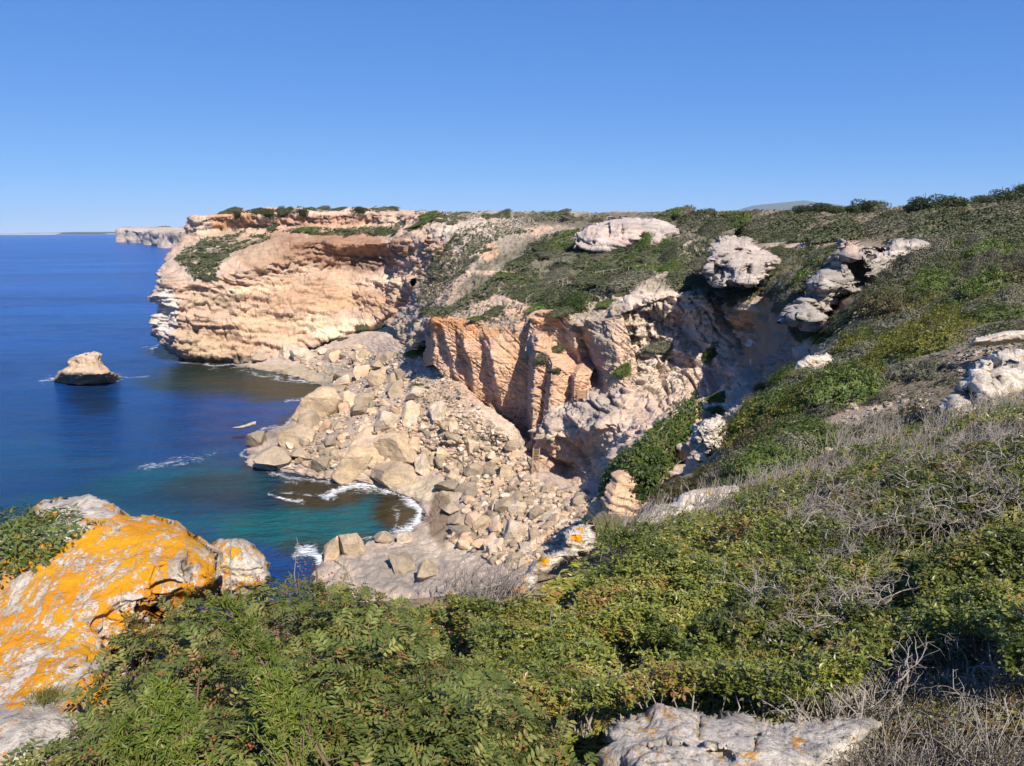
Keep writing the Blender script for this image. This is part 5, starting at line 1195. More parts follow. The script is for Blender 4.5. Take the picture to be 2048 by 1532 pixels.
# ------------------------------------------------------------------ shrubs of the near hillside (8 to 60 m)
SHN = {k: [shrub_variant('hillside_shrub', 600 + j * 10 + i, 6000, 0.085, M[k], wind=w, height=h, lumps=0.62, yw=0.85, aspect=0.4, lf=2.8) for i, (w, h) in enumerate(((0.35, 0.55), (0.6, 0.45)))] for j, k in enumerate(('leaf_dark', 'leaf_grey', 'leaf_green', 'leaf_yellow', 'leaf_brown'))}
_far = SHR
SHR = {k: SHN[k] + SHN[k][:1] for k in SHN}
NEARSH = [
 ([(1480, 800), (1590, 745), (1650, 730), (1760, 720), (1700, 800), (1560, 840), (1500, 870), (1470, 900), (1470, 860)], 36, (0.8, 1.7), ('leaf_green', 'leaf_green', 'leaf_yellow', 'leaf_brown', 'leaf_grey'), 'bush between the gully edge and the bare path', 0.8),
 ([(1410, 985), (1470, 925), (1550, 870), (1620, 850), (1640, 900), (1560, 940), (1450, 970)], 30, (0.6, 1.2), ('leaf_green', 'leaf_brown', 'leaf_brown', 'leaf_green', 'leaf_grey'), 'bush on the slope below the bare path', 0.8),
 ([(1650, 700), (1720, 660), (1850, 600), (2000, 600), (2048, 640), (1950, 660), (1900, 700), (1780, 740), (1700, 740)], 40, (1.0, 2.0), ('leaf_yellow', 'leaf_green', 'leaf_yellow', 'leaf_dark', 'leaf_grey'), 'yellow green bush on the rising slope above the bare path', 0.8),
 ([(1720, 620), (1800, 540), (1900, 510), (2048, 500), (2048, 640), (1980, 600), (1860, 600), (1770, 650)], 56, (1.0, 2.2), ('leaf_grey', 'leaf_dark', 'leaf_grey', 'leaf_brown', 'leaf_green'), 'grey bush on the slope right of the tall cave rock', 1.1),
 ([(1600, 660), (1650, 620), (1710, 610), (1700, 650), (1640, 690)], 8, (0.9, 1.6), ('leaf_green', 'leaf_dark'), 'bush on the strip under the tall cave rock', 0.7),
 ([(1270, 1015), (1390, 950), (1430, 950), (1400, 985), (1330, 1010), (1250, 1040)], 9, (0.4, 0.7), ('leaf_brown', 'leaf_green', 'leaf_brown'), 'brownish bush along the lip above the gully', 0.9),
 ([(1640, 800), (1780, 740), (1900, 720), (1930, 800), (1850, 850), (1700, 900), (1620, 900)], 16, (0.35, 0.8), ('leaf_grey', 'leaf_brown', 'leaf_grey'), 'small grey tuft bush on the bare stony patch', 0.8),
 ([(1990, 660), (2048, 660), (2048, 690), (1960, 710)], 6, (0.6, 1.0), ('leaf_dark', 'leaf_grey'), 'bush above the rugged white rock at the right edge', 0.8)]
for poly, cnt, (s0, s1), kinds, lab, sz in NEARSH:
    for (x, y) in sample_poly(poly, cnt, _rg):
        kd_ = kinds[_rg.randint(len(kinds))]; s_ = _rg.uniform(s0, s1)
        put_shrub(kd_, x, y, s_ * 0.7, _rg, shrub_label(lab, kd_, s_ > (s0 + s1) / 2, x, poly), lab.replace('bush ', 'bushes '), 'hillside_shrub', sz=sz * 1.5)
scrub_cover('slope_scrub', 'mixed low scrub and herbs covering the near slope', [([(1260, 1030), (1430, 930), (1600, 755), (1700, 640), (1800, 545), (2048, 500), (2048, 690), (1930, 700), (1760, 760), (1640, 850), (1500, 960), (1300, 1030)], 0.35), ([(2048, 500), (2500, 430), (2500, 800), (2048, 700)], 0.5)], 34, M['leaf_green'], 0.16, 0.0052)
scrub_cover('slope_heather', 'grey dry scrub mixed over the near slope', [([(1260, 1030), (1430, 930), (1600, 755), (1700, 640), (1800, 545), (2048, 500), (2048, 800), (1930, 840), (1700, 920), (1500, 980), (1300, 1030)], 0.25), ([(2048, 480), (2500, 400), (2500, 820), (2048, 800)], 0.5)], 35, M['leaf_grey'], 0.12, 0.0048)
# hedge-like bush on the spur
def hedge():
    rg = np.random.RandomState(41); PP, NN = [], []
    poly = [(1206, 985), (1225, 945), (1290, 880), (1350, 828), (1388, 800), (1384, 850), (1340, 920), (1300, 990), (1250, 1010)]
    for (x, y) in sample_poly(poly, 15000, rg):
        h, n = hit(x, y)
        if h is None or h[1] < 40 or h[1] > 66: continue
        PP.append(h); NN.append(n)
    p, n = np.array(PP), np.array(NN); nz = unit(n + np.array([-.1, -.3, .5]))
    p = p + nz * (0.9 * rg.uniform(0.55, 1, len(p)) * (1 + 0.5 * fbm(p, 0.7, 3, 3)))[:, None]
    lv = np.clip(0.4 + 0.8 * fbm(p, 0.9, 3, 5) + rg.normal(size=len(p)) * .2, 0, 1)
    v, f, l = leaves(p, nz, np.full(len(p), 0.26), 0.5, rg, np.tile([0.7, 0.3, 0.8], (len(p), 1)), .6, .5, .1, lv)
    o0 = p.mean(0); o0[2] = p[:, 2].min()
    t = empty('hedge_like_bush', o0); tag(t, 'dense dark green bush combed along the crest of the gully spur', 'shrub')
    link('foliage', foliage_mesh('foliage', v - o0, f, l, M['leaf_green']), parent=t)
    acc = Acc()
    for _ in range(14):
        q = p[rg.randint(len(p))]; branch(acc, rg, q - o0 - np.array([0, 0, 1.2]), (0.5, 0.1, 0.8), 1.4, 0.04, 1)
    link('branches', acc.mesh('branches', M['twig']), parent=t)['kind'] = 'stuff'
hedge()
SHR = _far

# stones and herbs on the bare path
def path_stones():
    rg = np.random.RandomState(55); vs, fs, cs = [], [], []; k = 0
    shapes = [rock_shape(2, 330 + i, cuts=8, rough=0.05, size=(1, .8, .5)) for i in range(4)]
    for poly, n in (([(1640, 860), (1720, 800), (1860, 780), (1930, 800), (1880, 850), (1760, 890), (1660, 910)], 420), ([(1880, 720), (1990, 680), (2048, 690), (1940, 760)], 120), ([(1600, 740), (1700, 660), (1720, 680), (1640, 740)], 90), ([(1380, 960), (1480, 930), (1500, 960), (1420, 985)], 60)):
        for x, y in sample_poly(poly, n, rg):
            h, _ = hit(x, y)
            if h is None or h[1] > 60: continue
            v, f = shapes[rg.randint(4)]; s_ = (0.02 + 0.10 * rg.rand() ** 3) * h[1] / 15
            a = rg.uniform(0, 6.28); R = np.array([[math.cos(a), -math.sin(a), 0], [math.sin(a), math.cos(a), 0], [0, 0, 1]])
            vs.append(v @ R.T * s_ + h); fs.append(f + k); k += len(v); cs.append(np.tile(np.array((0.50, 0.41, 0.31)) * rg.uniform(.7, 1.2), (len(v), 1)))
    me = mesh_from('path_stones', np.concatenate(vs), np.concatenate(fs), False); set_col(me, 'Col', np.concatenate(cs)); me.materials.append(M['boulder'])
    tag(link('path_stones', me), 'loose pale stones lying on the bare path', 'stones', kind='stuff')
path_stones()
scrub_cover('path_herbs', 'sparse grey herbs on the bare path', [([(1620, 880), (1720, 790), (1880, 720), (2048, 680), (2048, 780), (1930, 800), (1860, 870), (1700, 930)], 0.5)], 38, M['leaf_grey'], 0.10, 0.0050)
# ------------------------------------------------------------------ foreground plants
def jit(poly, n, rg): return sample_poly(poly, n, rg)
# mastic bush: pinnate leaves over a domed canopy -------------------------------
def mastic_leaf(seed):
    rg = np.random.RandomState(seed); K = 5; V, F, L = [], [], []; n = 0
    bend = rg.uniform(-0.25, 0.25); droop = rg.uniform(0.05, 0.25)
    def rach(t): return np.array([t, bend * t * t * 0.5, 0.10 * t - droop * t * t])
    def leaflet(base, dr, up, ln, wd, lv):
        nonlocal n
        sd = np.cross(up, dr)
        pts = []
        for (t, w, z) in ((0, 0, 0), (0.3, 0.9, 0.02), (0.62, 1.0, 0.02), (1.0, 0, -0.05)):
            pts.append((t, w, z))
        m = [base + dr * ln * t + up * ln * z for t, w, z in pts]
        l = [base + dr * ln * t + sd * wd * w * .5 + up * (ln * z + 0.12 * wd) for t, w, z in pts[1:3]]
        r = [base + dr * ln * t - sd * wd * w * .5 + up * (ln * z + 0.12 * wd) for t, w, z in pts[1:3]]
        v = m + l + r                     # 0..3 mid, 4,5 left, 6,7 right
        V.append(np.array(v)); F.append(np.array([(0, 1, 4), (1, 5, 4), (1, 2, 5), (2, 3, 5), (0, 6, 1), (1, 6, 7), (1, 7, 2), (2, 7, 3)]) + n); L.append(np.full(8, lv)); n += 8
    lv0 = rg.uniform(0.05, 0.75)
    for k in range(K):
        t = 0.16 + 0.76 * k / (K - 1); b = rach(t); tg = unit(rach(t + .05) - rach(t - .05)); up = unit(np.cross(tg, np.array([0, 1.0, 0])) * -1)
        if up[2] < 0: up = -up
        sd = np.cross(up, tg)
        for s in (-1, 1):
            if k == K - 1 and s == 1 and rg.rand() < .3: continue
            dr = unit(sd * s + tg * rg.uniform(0.35, 0.7) + up * rg.uniform(-0.1, 0.45))
            leaflet(b, dr, unit(up - dr * (up @ dr)), rg.uniform(0.30, 0.40), rg.uniform(0.12, 0.155), np.clip(lv0 + rg.normal() * .1, 0, 0.85))
    tv, tf = tube([rach(t) for t in np.linspace(0, .95, 4)], [0.012, 0.011, 0.009, 0.006], 3)
    tf = np.concatenate([tf[:, [0, 1, 2]], tf[:, [0, 2, 3]]])
    V.append(tv); F.append(tf + n); L.append(np.full(len(tv), 0.95))
    return np.concatenate(V), np.concatenate(F), np.concatenate(L)
MLEAF = [mastic_leaf(700 + i) for i in range(8)]
def canopy(rows, nu, nv): return loft(rows, nu, nv, 0.6, 0.6)
def mastic():
    rg = np.random.RandomState(51)
    rows = [
     [P(x, y, d) for x, y, d in ((-60, 1720, 1.55), (150, 1720, 1.45), (450, 1720, 1.38), (750, 1720, 1.38), (1000, 1720, 1.42), (1250, 1720, 1.5))],
     [P(x, y, d) for x, y, d in ((40, 1580, 1.75), (220, 1550, 1.65), (480, 1540, 1.58), (760, 1540, 1.58), (1000, 1550, 1.62), (1210, 1560, 1.7))],
     [P(x, y, d) for x, y, d in ((120, 1480, 2.05), (270, 1430, 1.95), (500, 1400, 1.9), (760, 1400, 1.9), (970, 1420, 1.95), (1110, 1470, 2.0))],
     [P(x, y, d) for x, y, d in ((165, 1390, 2.4), (300, 1320, 2.35), (510, 1280, 2.3), (740, 1285, 2.3), (920, 1330, 2.35), (1030, 1390, 2.4))],
     [P(x, y, d) for x, y, d in ((210, 1310, 2.8), (330, 1230, 2.8), (520, 1185, 2.8), (720, 1200, 2.8), (860, 1260, 2.8), (950, 1330, 2.8))],
     [P(x, y, d) for x, y, d in ((260, 1255, 3.15), (370, 1185, 3.2), (540, 1135, 3.3), (690, 1150, 3.3), (800, 1215, 3.2), (880, 1290, 3.15))],
     [P(x, y, d) for x, y, d in ((290, 1275, 3.4), (395, 1220, 3.5), (545, 1180, 3.6), (680, 1195, 3.6), (780, 1255, 3.5), (850, 1320, 3.4))],
    ]
    g = canopy(rows, 90, 90); n = grid_normals(g); n[n[..., 2] < 0] *= -1
    flat, nn = g.reshape(-1, 3), n.reshape(-1, 3)
    root = P(620, 1500, 2.1); root[2] = EYE - 2.2
    t = empty('mastic_bush', root); tag(t, 'glossy dark green mastic bush with feathered leaves filling the lower left', 'bush')
    me = [foliage_mesh('leaf', v, f, l, M['leaf_mastic']) for v, f, l in MLEAF]
    N = 10000
    ii = rg.randint(len(flat), size=N)
    lump = fbm(flat, 2.2, 3, 52)
    pos = flat[ii] + rg.normal(size=(N, 3)) * 0.018
    depth = rg.rand(N) ** 1.5 * 0.22
    pos = pos + nn[ii] * (0.13 * lump[ii] - depth)[:, None]
    hole = fbm(flat, 3.1, 2, 58)[ii]
    keep = ~((hole < -0.33) & (depth < 0.16))
    pos, ii, depth = pos[keep], ii[keep], depth[keep]
    _, inv, cn = np.unique(np.floor(pos / 0.10).astype(int), axis=0, return_inverse=True, return_counts=True)
    ok = cn[inv.ravel()] >= 5
    pos, ii, depth = pos[ok], ii[ok], depth[ok]; N = len(pos)
    out = unit(nn[ii] * 0.8 + np.array([0, 0, .45]) + rg.normal(size=(N, 3)) * 0.38)
    tan = rg.normal(size=(N, 3)); tan = unit(tan - out * (tan * out).sum(1, keepdims=True) * 0.75)
    size = rg.uniform(0.050, 0.084, N)
    order = np.argsort(depth * 3 + np.linalg.norm(pos - CAM, axis=1) * 0.12)
    # keep those in the frame first
    px, py, w = project(pos); inside = (px > 0) & (px < 2048) & (py < 1520)
    order = np.array(sorted(order, key=lambda k: (not inside[k])))
    VV, FF, LL, n0 = [], [], [], 0
    for c, k in enumerate(order):
        x = tan[k]; z = unit(out[k] - x * (out[k] @ x)); y = np.cross(z, x)
        R = np.stack([x, y, z], 1) * size[k]
        j = rg.randint(8)
        if c < 300:
            o = link('leaf', me[j], parent=t)
            o.matrix_local = Matrix(((*R[0], pos[k][0] - root[0]), (*R[1], pos[k][1] - root[1]), (*R[2], pos[k][2] - root[2]), (0, 0, 0, 1)))
        else:
            v, f, l = MLEAF[j]
            VV.append(v @ R.T + pos[k] - root); FF.append(f + n0); LL.append(np.clip(l + rg.normal() * .12, 0, 1)); n0 += len(v)
    o = link('foliage', foliage_mesh('foliage', np.concatenate(VV), np.concatenate(FF), np.concatenate(LL), M['leaf_mastic']), parent=t); o['kind'] = 'stuff'
    acc = Acc()
    for _ in range(90):
        k = rg.randint(len(flat)); e = flat[k] - nn[k] * 0.05 + nn[k] * 0.13 * lump[k] - root; s = e * np.array([.7, .75, .1]) + np.array([0, 0, -0.1])
        m_ = (s + e) / 2 + rg.normal(size=3) * .06
        acc.add(*tube([s, m_, e], [0.012, 0.008, 0.004], 4))
    link('stems', acc.mesh('stems', M['stem']), parent=t)
    acc = Acc()
    v1, f1 = ICO[2]
    for _ in range(380):
        k = rg.randint(len(flat)); c = flat[k] + nn[k] * (0.13 * lump[k] - 0.015) - root
        for _ in range(7):
            acc.add(v1 * rg.uniform(.002, .004) + c + rg.normal(size=3) * 0.014, f1)
    link('seed_clusters', acc.mesh('seed_clusters', M['berry']), parent=t)
mastic()
# juniper sprays -------------------------------------------------------------
def juniper():
    rg = np.random.RandomState(61)
    specs = [((700, 1600, 1.50), (455, 1215, 1.75), 0.16, 'tall yellow green juniper shoot rising in front of the mastic bush'), ((420, 1640, 1.45), (330, 1400, 1.55), 0.13, 'small juniper shoot left of the tall one at the bottom edge'), ((620, 1640, 1.4), (545, 1390, 1.55), 0.15, 'juniper shoot right of the tall one at the bottom edge'), ((300, 1640, 1.42), (250, 1470, 1.5), 0.11, 'lowest juniper shoot in the bottom left')]
    for a, b, wd, lab in specs:
        A, B = P(*a), P(*b)
        t = empty('juniper', A); tag(t, lab, 'juniper')
        acc = Acc(); tips = []
        mid = (A + B) / 2 + rg.normal(size=3) * .02
        ax = [A * (1 - s) ** 2 + 2 * mid * s * (1 - s) + B * s * s - A for s in np.linspace(0, 1, 8)]
        acc.add(*tube(ax, np.linspace(.005, .002, 8), 5))
        Ln = np.linalg.norm(B - A)
        for k in range(46):
            s = rg.uniform(.08, 1) ** .8; c = np.array([np.interp(s, np.linspace(0, 1, 8), [q[i] for q in ax]) for i in range(3)])
            dr = unit(unit(B - A) * 0.9 + rg.normal(size=3) * 0.8); L_ = wd * rg.uniform(.5, 1.35) * (1.2 - s * .8)
            e = c + dr * L_ * .6 + unit(B - A) * L_ * .3
            acc.add(*tube([c, (c + e) / 2 + rg.normal(size=3) * .006, e], [.0025, .002, .001], 3)); tips.append((c, e))
        P_, D_ = [], []
        for c, e in tips:
            for _ in range(52):
                s = rg.uniform(.15, 1.05); q = c + (e - c) * s
                dr = unit(unit(e - c) + rg.normal(size=3) * .75)
                P_.append(q + dr * rg.uniform(0.004, .022)); D_.append(dr)
        P_, D_ = np.array(P_), np.array(D_)
        lv = np.clip(rg.rand(len(P_)) * .75 + fbm(P_, 12, 2, 3) * .4, 0, 1)
        v, f, l = leaves(P_, rg.normal(size=P_.shape) + np.array([0, -.3, .6]), np.full(len(P_), .019), 0.24, rg, D_ * 2.5, .3, .3, .3, lv)
        link('scale_leaves', foliage_mesh('scale_leaves', v, f, l, M['leaf_juniper']), parent=t)
        link('stem', acc.mesh('stem', M['stem']), parent=t)
juniper()
# small-leaved bushes over the near slope ----------------------------------------
NEARPOLY = [(860, 1230), (1010, 1205), (1060, 1195), (1110, 1160), (1165, 1125), (1200, 1085), (1300, 1055), (1480, 1000), (1700, 930), (1900, 850), (2080, 800), (2420, 700), (2420, 1480), (1850, 1500), (1640, 1530), (1400, 1530), (1200, 1560), (1000, 1560), (930, 1400), (880, 1300)]
ORD = 'first second third fourth fifth sixth seventh eighth ninth tenth eleventh twelfth thirteenth fourteenth fifteenth sixteenth seventeenth eighteenth nineteenth twentieth twenty-first twenty-second twenty-third twenty-fourth twenty-fifth twenty-sixth twenty-seventh twenty-eighth'.split()
CANOPY = [(840, 1215), (900, 1195), (1000, 1212), (1060, 1196), (1110, 1158), (1165, 1122), (1200, 1072), (1260, 1052), (1320, 1048), (1400, 1022), (1490, 980), (1700, 898), (1900, 822), (2100, 770), (2600, 640), (2600, 1700), (700, 1700)]
def near_bushes():
    rg = np.random.RandomState(71)
    pts = sample_poly(NEARPOLY, 27500, rg)
    H, Nn = [], []
    for x, y in pts:
        h, n = hit(x, y)
        if h is None or h[1] > 16: continue
        H.append(h); Nn.append(n)
    H, Nn = np.array(H), np.array(Nn)
    # bush centres
    seeds = []
    cand = H[rg.permutation(len(H))]
    for c in cand:
        r = 0.38 + 0.055 * c[1]
        if all(np.hypot(c[0] - s[0], c[1] - s[1]) > 1.35 * r for s in seeds): seeds.append(c)
        if len(seeds) >= 80: break
    S = np.array(seeds)
    dx = np.hypot(H[:, None, 0] - S[None, :, 0], H[:, None, 1] - S[None, :, 1])
    own = dx.argmin(1); dm = dx.min(1); rad = 0.45 + 0.06 * S[own][:, 1]
    t = np.clip(dm / rad, 0, 1.15)
    hgt = 0.12 + 0.34 * np.sqrt(np.clip(1 - (t * 0.82) ** 2, 0, 1)) + 0.10 * fbm(H, 1.6, 3, 72)
    hole = fbm(H, 1.1, 3, 77)
    kinds = ['leaf_small'] * 9 + ['leaf_yellow']
    names = {'leaf_small': 'small leaved green bush', 'leaf_green': 'dull green bush', 'leaf_yellow': 'yellow green bush'}
    cnt = 0; LAB = []
    for k in range(len(S)):
        m = (own == k) & (hole > -0.27)
        if m.sum() < 20: continue
        h, n, hg = H[m], Nn[m], hgt[m]
        root = S[k].copy()
        kd = kinds[rg.randint(len(kinds))]
        px, py, _ = project(root)
        e = empty('slope_bush', root)
        tag(e, names[kd] + (' near the lower edge of the slope' if py > 1250 else ' on the middle of the near slope' if py > 1080 else ' along the upper crest of the near slope'), 'bush', 'bushes packed over the near slope')
        dist = np.linalg.norm(h - CAM, axis=1)
        per = 11
        sprig = h + unit(n + np.array([0, 0, .8])) * (hg * rg.uniform(0.72, 1.0, len(h)))[:, None]
        qx, qy, _ = project(sprig); ok = inpoly(qx, qy, CANOPY); h, n, hg, sprig, dist = h[ok], n[ok], hg[ok], sprig[ok], dist[ok]
        if len(h) < 5: bpy.data.objects.remove(e); continue
        out = unit(n * .4 + np.array([0, 0, .8]) + (sprig - (root + np.array([0, 0, .1]))) * np.array([.8, .8, .2]) + rg.normal(size=h.shape) * .35)
        pos = np.repeat(sprig, per, 0); ou = np.repeat(out, per, 0); sc = np.repeat(np.clip(dist / 4.2, 0.8, 2.2) ** 0.62, per)
        dr = unit(ou * 0.75 + rg.normal(size=pos.shape) * 0.75)
        L_ = 0.028 * sc
        pos = pos + dr * (L_ * rg.uniform(.4, 1.3, len(pos)))[:, None]
        lv = np.clip(np.repeat(0.35 + 0.7 * fbm(sprig, 2.5, 3, 78) + rg.normal(size=len(sprig)) * .16, per) + rg.normal(size=len(pos)) * .13, 0, 0.98)
        v, f, l = leaves(pos - root, ou + np.array([0, 0, .3]), L_, 0.42, rg, dr * 2.5, .35, .45, .12, lv)
        o = link('foliage', foliage_mesh('foliage', v, f, l, M[kd]), parent=e)
        acc = Acc()
        for _ in range(22):
            q = sprig[rg.randint(len(sprig))] - root
            b0 = np.array([q[0] * .75, q[1] * .75, q[2] - hg.mean() * 0.55]); mdl = (b0 + q) / 2 + rg.normal(size=3) * .05
            acc.add(*tube([b0, mdl, q], [.0055, .004, .002], 3))
        link('branches', acc.mesh('branches', M['twig']), parent=e)['kind'] = 'stuff'
        LAB.append((e, names[kd], float(px), float(py)))
        cnt += 1
    bands = (('lower edge of the near slope', 1230, 9999), ('middle of the near slope', 1090, 1230), ('upper crest of the near slope', 0, 1090))
    for nm_, y0, y1 in bands:
        g_ = sorted([q for q in LAB if y0 <= q[3] < y1], key=lambda q: q[2])
        for i_, q in enumerate(g_): q[0]['label'] = '%s, %s from the left along the %s' % (q[1], ORD[min(i_, 27)], nm_)
near_bushes()
scrub_cover('undergrowth', 'low leafy undergrowth between the bushes of the near slope', [(NEARPOLY, 1.0), ([(650, 1250), (860, 1230), (960, 1400), (1000, 1750), (200, 1750), (250, 1500)], 1.0), ([(2400, 700), (2700, 640), (2700, 1500), (2400, 1480)], 0.8)], 37, M['leaf_small'], 0.045, 0.0065)
# bare grey branches sticking out of the bushes --------------------------------
DEAD = []
for i in range(9):
    rg = np.random.RandomState(800 + i); acc = Acc()
    for _ in range(2 + i % 2): branch(acc, rg, (0, 0, -0.1), (rg.normal() * .5 + .3, rg.normal() * .4, 1), 0.34, 0.011, 3, 0.5, 4, (2, 3))
    DEAD.append(acc.mesh('dead_branch', M['twig']))
def dead(poly, n, s0, s1, label, group, seed, lift=0.2, name='dead_branch'):
    rg = np.random.RandomState(seed)
    for x, y in sample_poly(poly, n, rg):
        h, _ = hit(x, y)
        if h is None or h[1] > 40: continue
        o = link(name, DEAD[rg.randint(9)]); s = rg.uniform(s0, s1)
        o.location = [float(h[0]), float(h[1]), float(h[2] + lift)]; o.scale = (s, s, s * rg.uniform(.6, 1)); o.rotation_euler = (rg.normal() * .25, rg.normal() * .25, rg.uniform(0, 6.28))
        tag(o, label + ', ' + third(x, poly) + (', upper' if y < sum(q[1] for q in poly) / len(poly) else ', lower'), 'dead branch', group)
dead([(1080, 1330), (1250, 1330), (1250, 1420), (1100, 1440)], 6, 0.7, 1.0, 'bare grey branching twig in the dark gap beside the lower rock', 'twigs in the dark gap', 81, 0.12)
dead([(1400, 1250), (1700, 1200), (1800, 1350), (1450, 1360)], 30, 0.45, 0.75, 'bare grey branch poking out of the middle of the slope bushes', 'twigs in the slope bushes', 82, 0.36)
dead([(1500, 1050), (1900, 950), (2048, 950), (2048, 1150), (1600, 1180)], 84, 0.35, 0.65, 'bare grey branch poking out of the upper slope bushes', 'twigs on the upper slope', 83, 0.42)
dead([(900, 1200), (1050, 1180), (1080, 1280), (960, 1300)], 7, 0.5, 0.8, 'pale bare branch between the two big bushes below the ledge stones', 'twigs below the ledge stones', 84, 0.15)
def twig_field(name, label, specs, seed, size, n_per=5, lift=0.0):
    rg = np.random.RandomState(seed); acc = Acc()
    for poly, n in specs:
        for x, y in sample_poly(poly, n, rg):
            h, _ = hit(x, y)
            if h is None or h[1] > 45: continue
            h = h + np.array([0, 0, lift]); s = size * np.clip(h[1] / 6, .7, 1.6)
            for _ in range(n_per):
                d = unit(np.array([0.35, 0.1, 1]) + rg.normal(size=3) * .45); L_ = s * rg.uniform(.5, 1.2); p0 = h + rg.normal(size=3) * np.array([.06, .06, 0]) * s / .3
                p1 = p0 + d * L_ * .5; d2 = unit(d + rg.normal(size=3) * .35); p2 = p1 + d2 * L_ * .5; d3 = unit(d + rg.normal(size=3) * .6); p3 = p1 + d3 * L_ * .4
                r = 0.0035 * s / .3
                acc.add(*tube([p0, p1, p2], [r, r * .8, r * .4], 3)); acc.add(*tube([p1, (p1 + p3) / 2, p3], [r * .7, r * .5, r * .3], 3))
    o = link(name, acc.mesh(name, M['twig'])); tag(o, label, 'dry twigs', kind='stuff')
twig_field('dry_twigs', 'grey dry twigs bristling through the crest of the near slope', [([(1200, 1095), (1320, 1065), (1500, 1015), (1700, 950), (1720, 1000), (1550, 1080), (1330, 1130)], 170), ([(1700, 950), (1900, 870), (2060, 830), (2060, 930), (1750, 1000)], 220), ([(1650, 880), (1800, 840), (1780, 900), (1660, 920)], 40), ([(880, 1230), (1010, 1210), (1040, 1260), (930, 1290)], 40), ([(1500, 1080), (2048, 960), (2048, 1200), (1600, 1250)], 120)], 85, 0.24, lift=0.22)
twig_field('dry_heather', 'tangle of dry grey heather in the bottom right corner', [([(1560, 1500), (1700, 1400), (1850, 1330), (2080, 1260), (2080, 1600), (1560, 1600)], 260), ([(1500, 1500), (1700, 1440), (1700, 1560), (1500, 1580)], 40)], 86, 0.34, 4)
# heather and herbs mixed into the bottom right tangle
def heather_cover():
    rg = np.random.RandomState(91); acc = []
    PP = []
    for x, y in sample_poly([(1640, 1480), (1760, 1400), (1900, 1330), (2080, 1270), (2080, 1620), (1560, 1620)], 1300, rg):
        h, _ = hit(x, y)
        if h is not None and h[1] < 10: PP.append(h)
    p = np.array(PP); p = np.repeat(p, 9, 0); p = p + rg.normal(size=p.shape) * np.array([.03, .03, 0]) + np.array([0, 0, 1]) * (rg.rand(len(p)) * .22 + 0.12 * np.clip(fbm(p, 2, 2, 3), -1, 1))[:, None]
    v, f, l = leaves(p, np.tile([0, -.2, 1.0], (len(p), 1)), np.full(len(p), .016), .3, rg, np.tile([.1, 0, 1.2], (len(p), 1)), .5, .7, .1)
    o = link('heather', foliage_mesh('heather', v, f, l, M['leaf_brown'])); tag(o, 'brownish heather sprigs among the dry twigs in the bottom right', 'heather', kind='stuff')
heather_cover()
dead([(1560, 1500), (1750, 1420), (2048, 1330), (2048, 1532), (1600, 1532)], 26, 0.6, 1.0, 'bare grey twig bush in the bottom right corner', 'twig bushes in the bottom right corner', 87, 0.05)
# grey shrub behind the orange boulder, sedge tuft on it, dry stalks
def left_shrub():
    rg = np.random.RandomState(92)
    c = P(35, 1092, 3.6); PP = []
    u = unit(rg.normal(size=(5200, 3))); u = u[u[:, 2] > -.2]
    p = u * np.array([.42, .3, .17]) * rg.uniform(.7, 1.05, (len(u), 1)) * (1 + .3 * fbm(u, 2, 3, 9))[:, None]
    e = empty('grey_shrub', c); tag(e, 'low green shrub on the upper edge of the orange lichen boulder', 'shrub')
    v, f, l = leaves(p, u + np.array([0, 0, .4]), np.full(len(p), .035), .34, rg, u * 2 + np.array([.5, 0, .3]), .4, .5, .1)
    link('foliage', foliage_mesh('foliage', v, f, l, M['leaf_green']), parent=e)
    acc = Acc()
    for _ in range(50):
        q = p[rg.randint(len(p))]; acc.add(*tube([q * .2, q * .6 + rg.normal(size=3) * .02, q * 1.08], [.006, .004, .002], 3))
    link('twigs', acc.mesh('twigs', M['twig']), parent=e)
left_shrub()
def sedge(px, py, d, n, ln, label, mat, seed, spread=.6, cat='grass'):
    rg = np.random.RandomState(seed); c = P(px, py, d); V, F, L = [], [], []; k = 0
    for _ in range(n):
        b = rg.normal(size=3) * np.array([.05, .04, .004]) * ln / .1; dr = unit(np.array([rg.normal() * spread, rg.normal() * spread, 1])); s = unit(np.cross(dr, [rg.normal(), rg.normal(), 0.1])) * .0022 * ln / .1; l_ = ln * rg.uniform(.5, 1.2)
        m_ = b + dr * l_ * .55; e = m_ + unit(dr + np.array([dr[0], dr[1], -.6]) * .7) * l_ * .45
        V.append(np.array([b - s, b + s, m_ - s * .8, m_ + s * .8, e])); F.append(np.array([(0, 1, 3), (0, 3, 2), (2, 3, 4)]) + k); L.append(np.full(5, rg.rand())); k += 5
    me = foliage_mesh('grass_tuft', np.concatenate(V), np.concatenate(F), np.concatenate(L), mat)
    o = link('grass_tuft', me); o.location = [float(q) for q in c]; tag(o, label, cat)
sedge(92, 1400, 2.5, 170, .06, 'small green sedge tuft growing on the orange boulder', M['leaf_small'], 93)
sedge(1215, 1080, 7.4, 90, .32, 'arching grass tuft at the crest beside the upper ledge stone', M['leaf_green'], 94, .5)
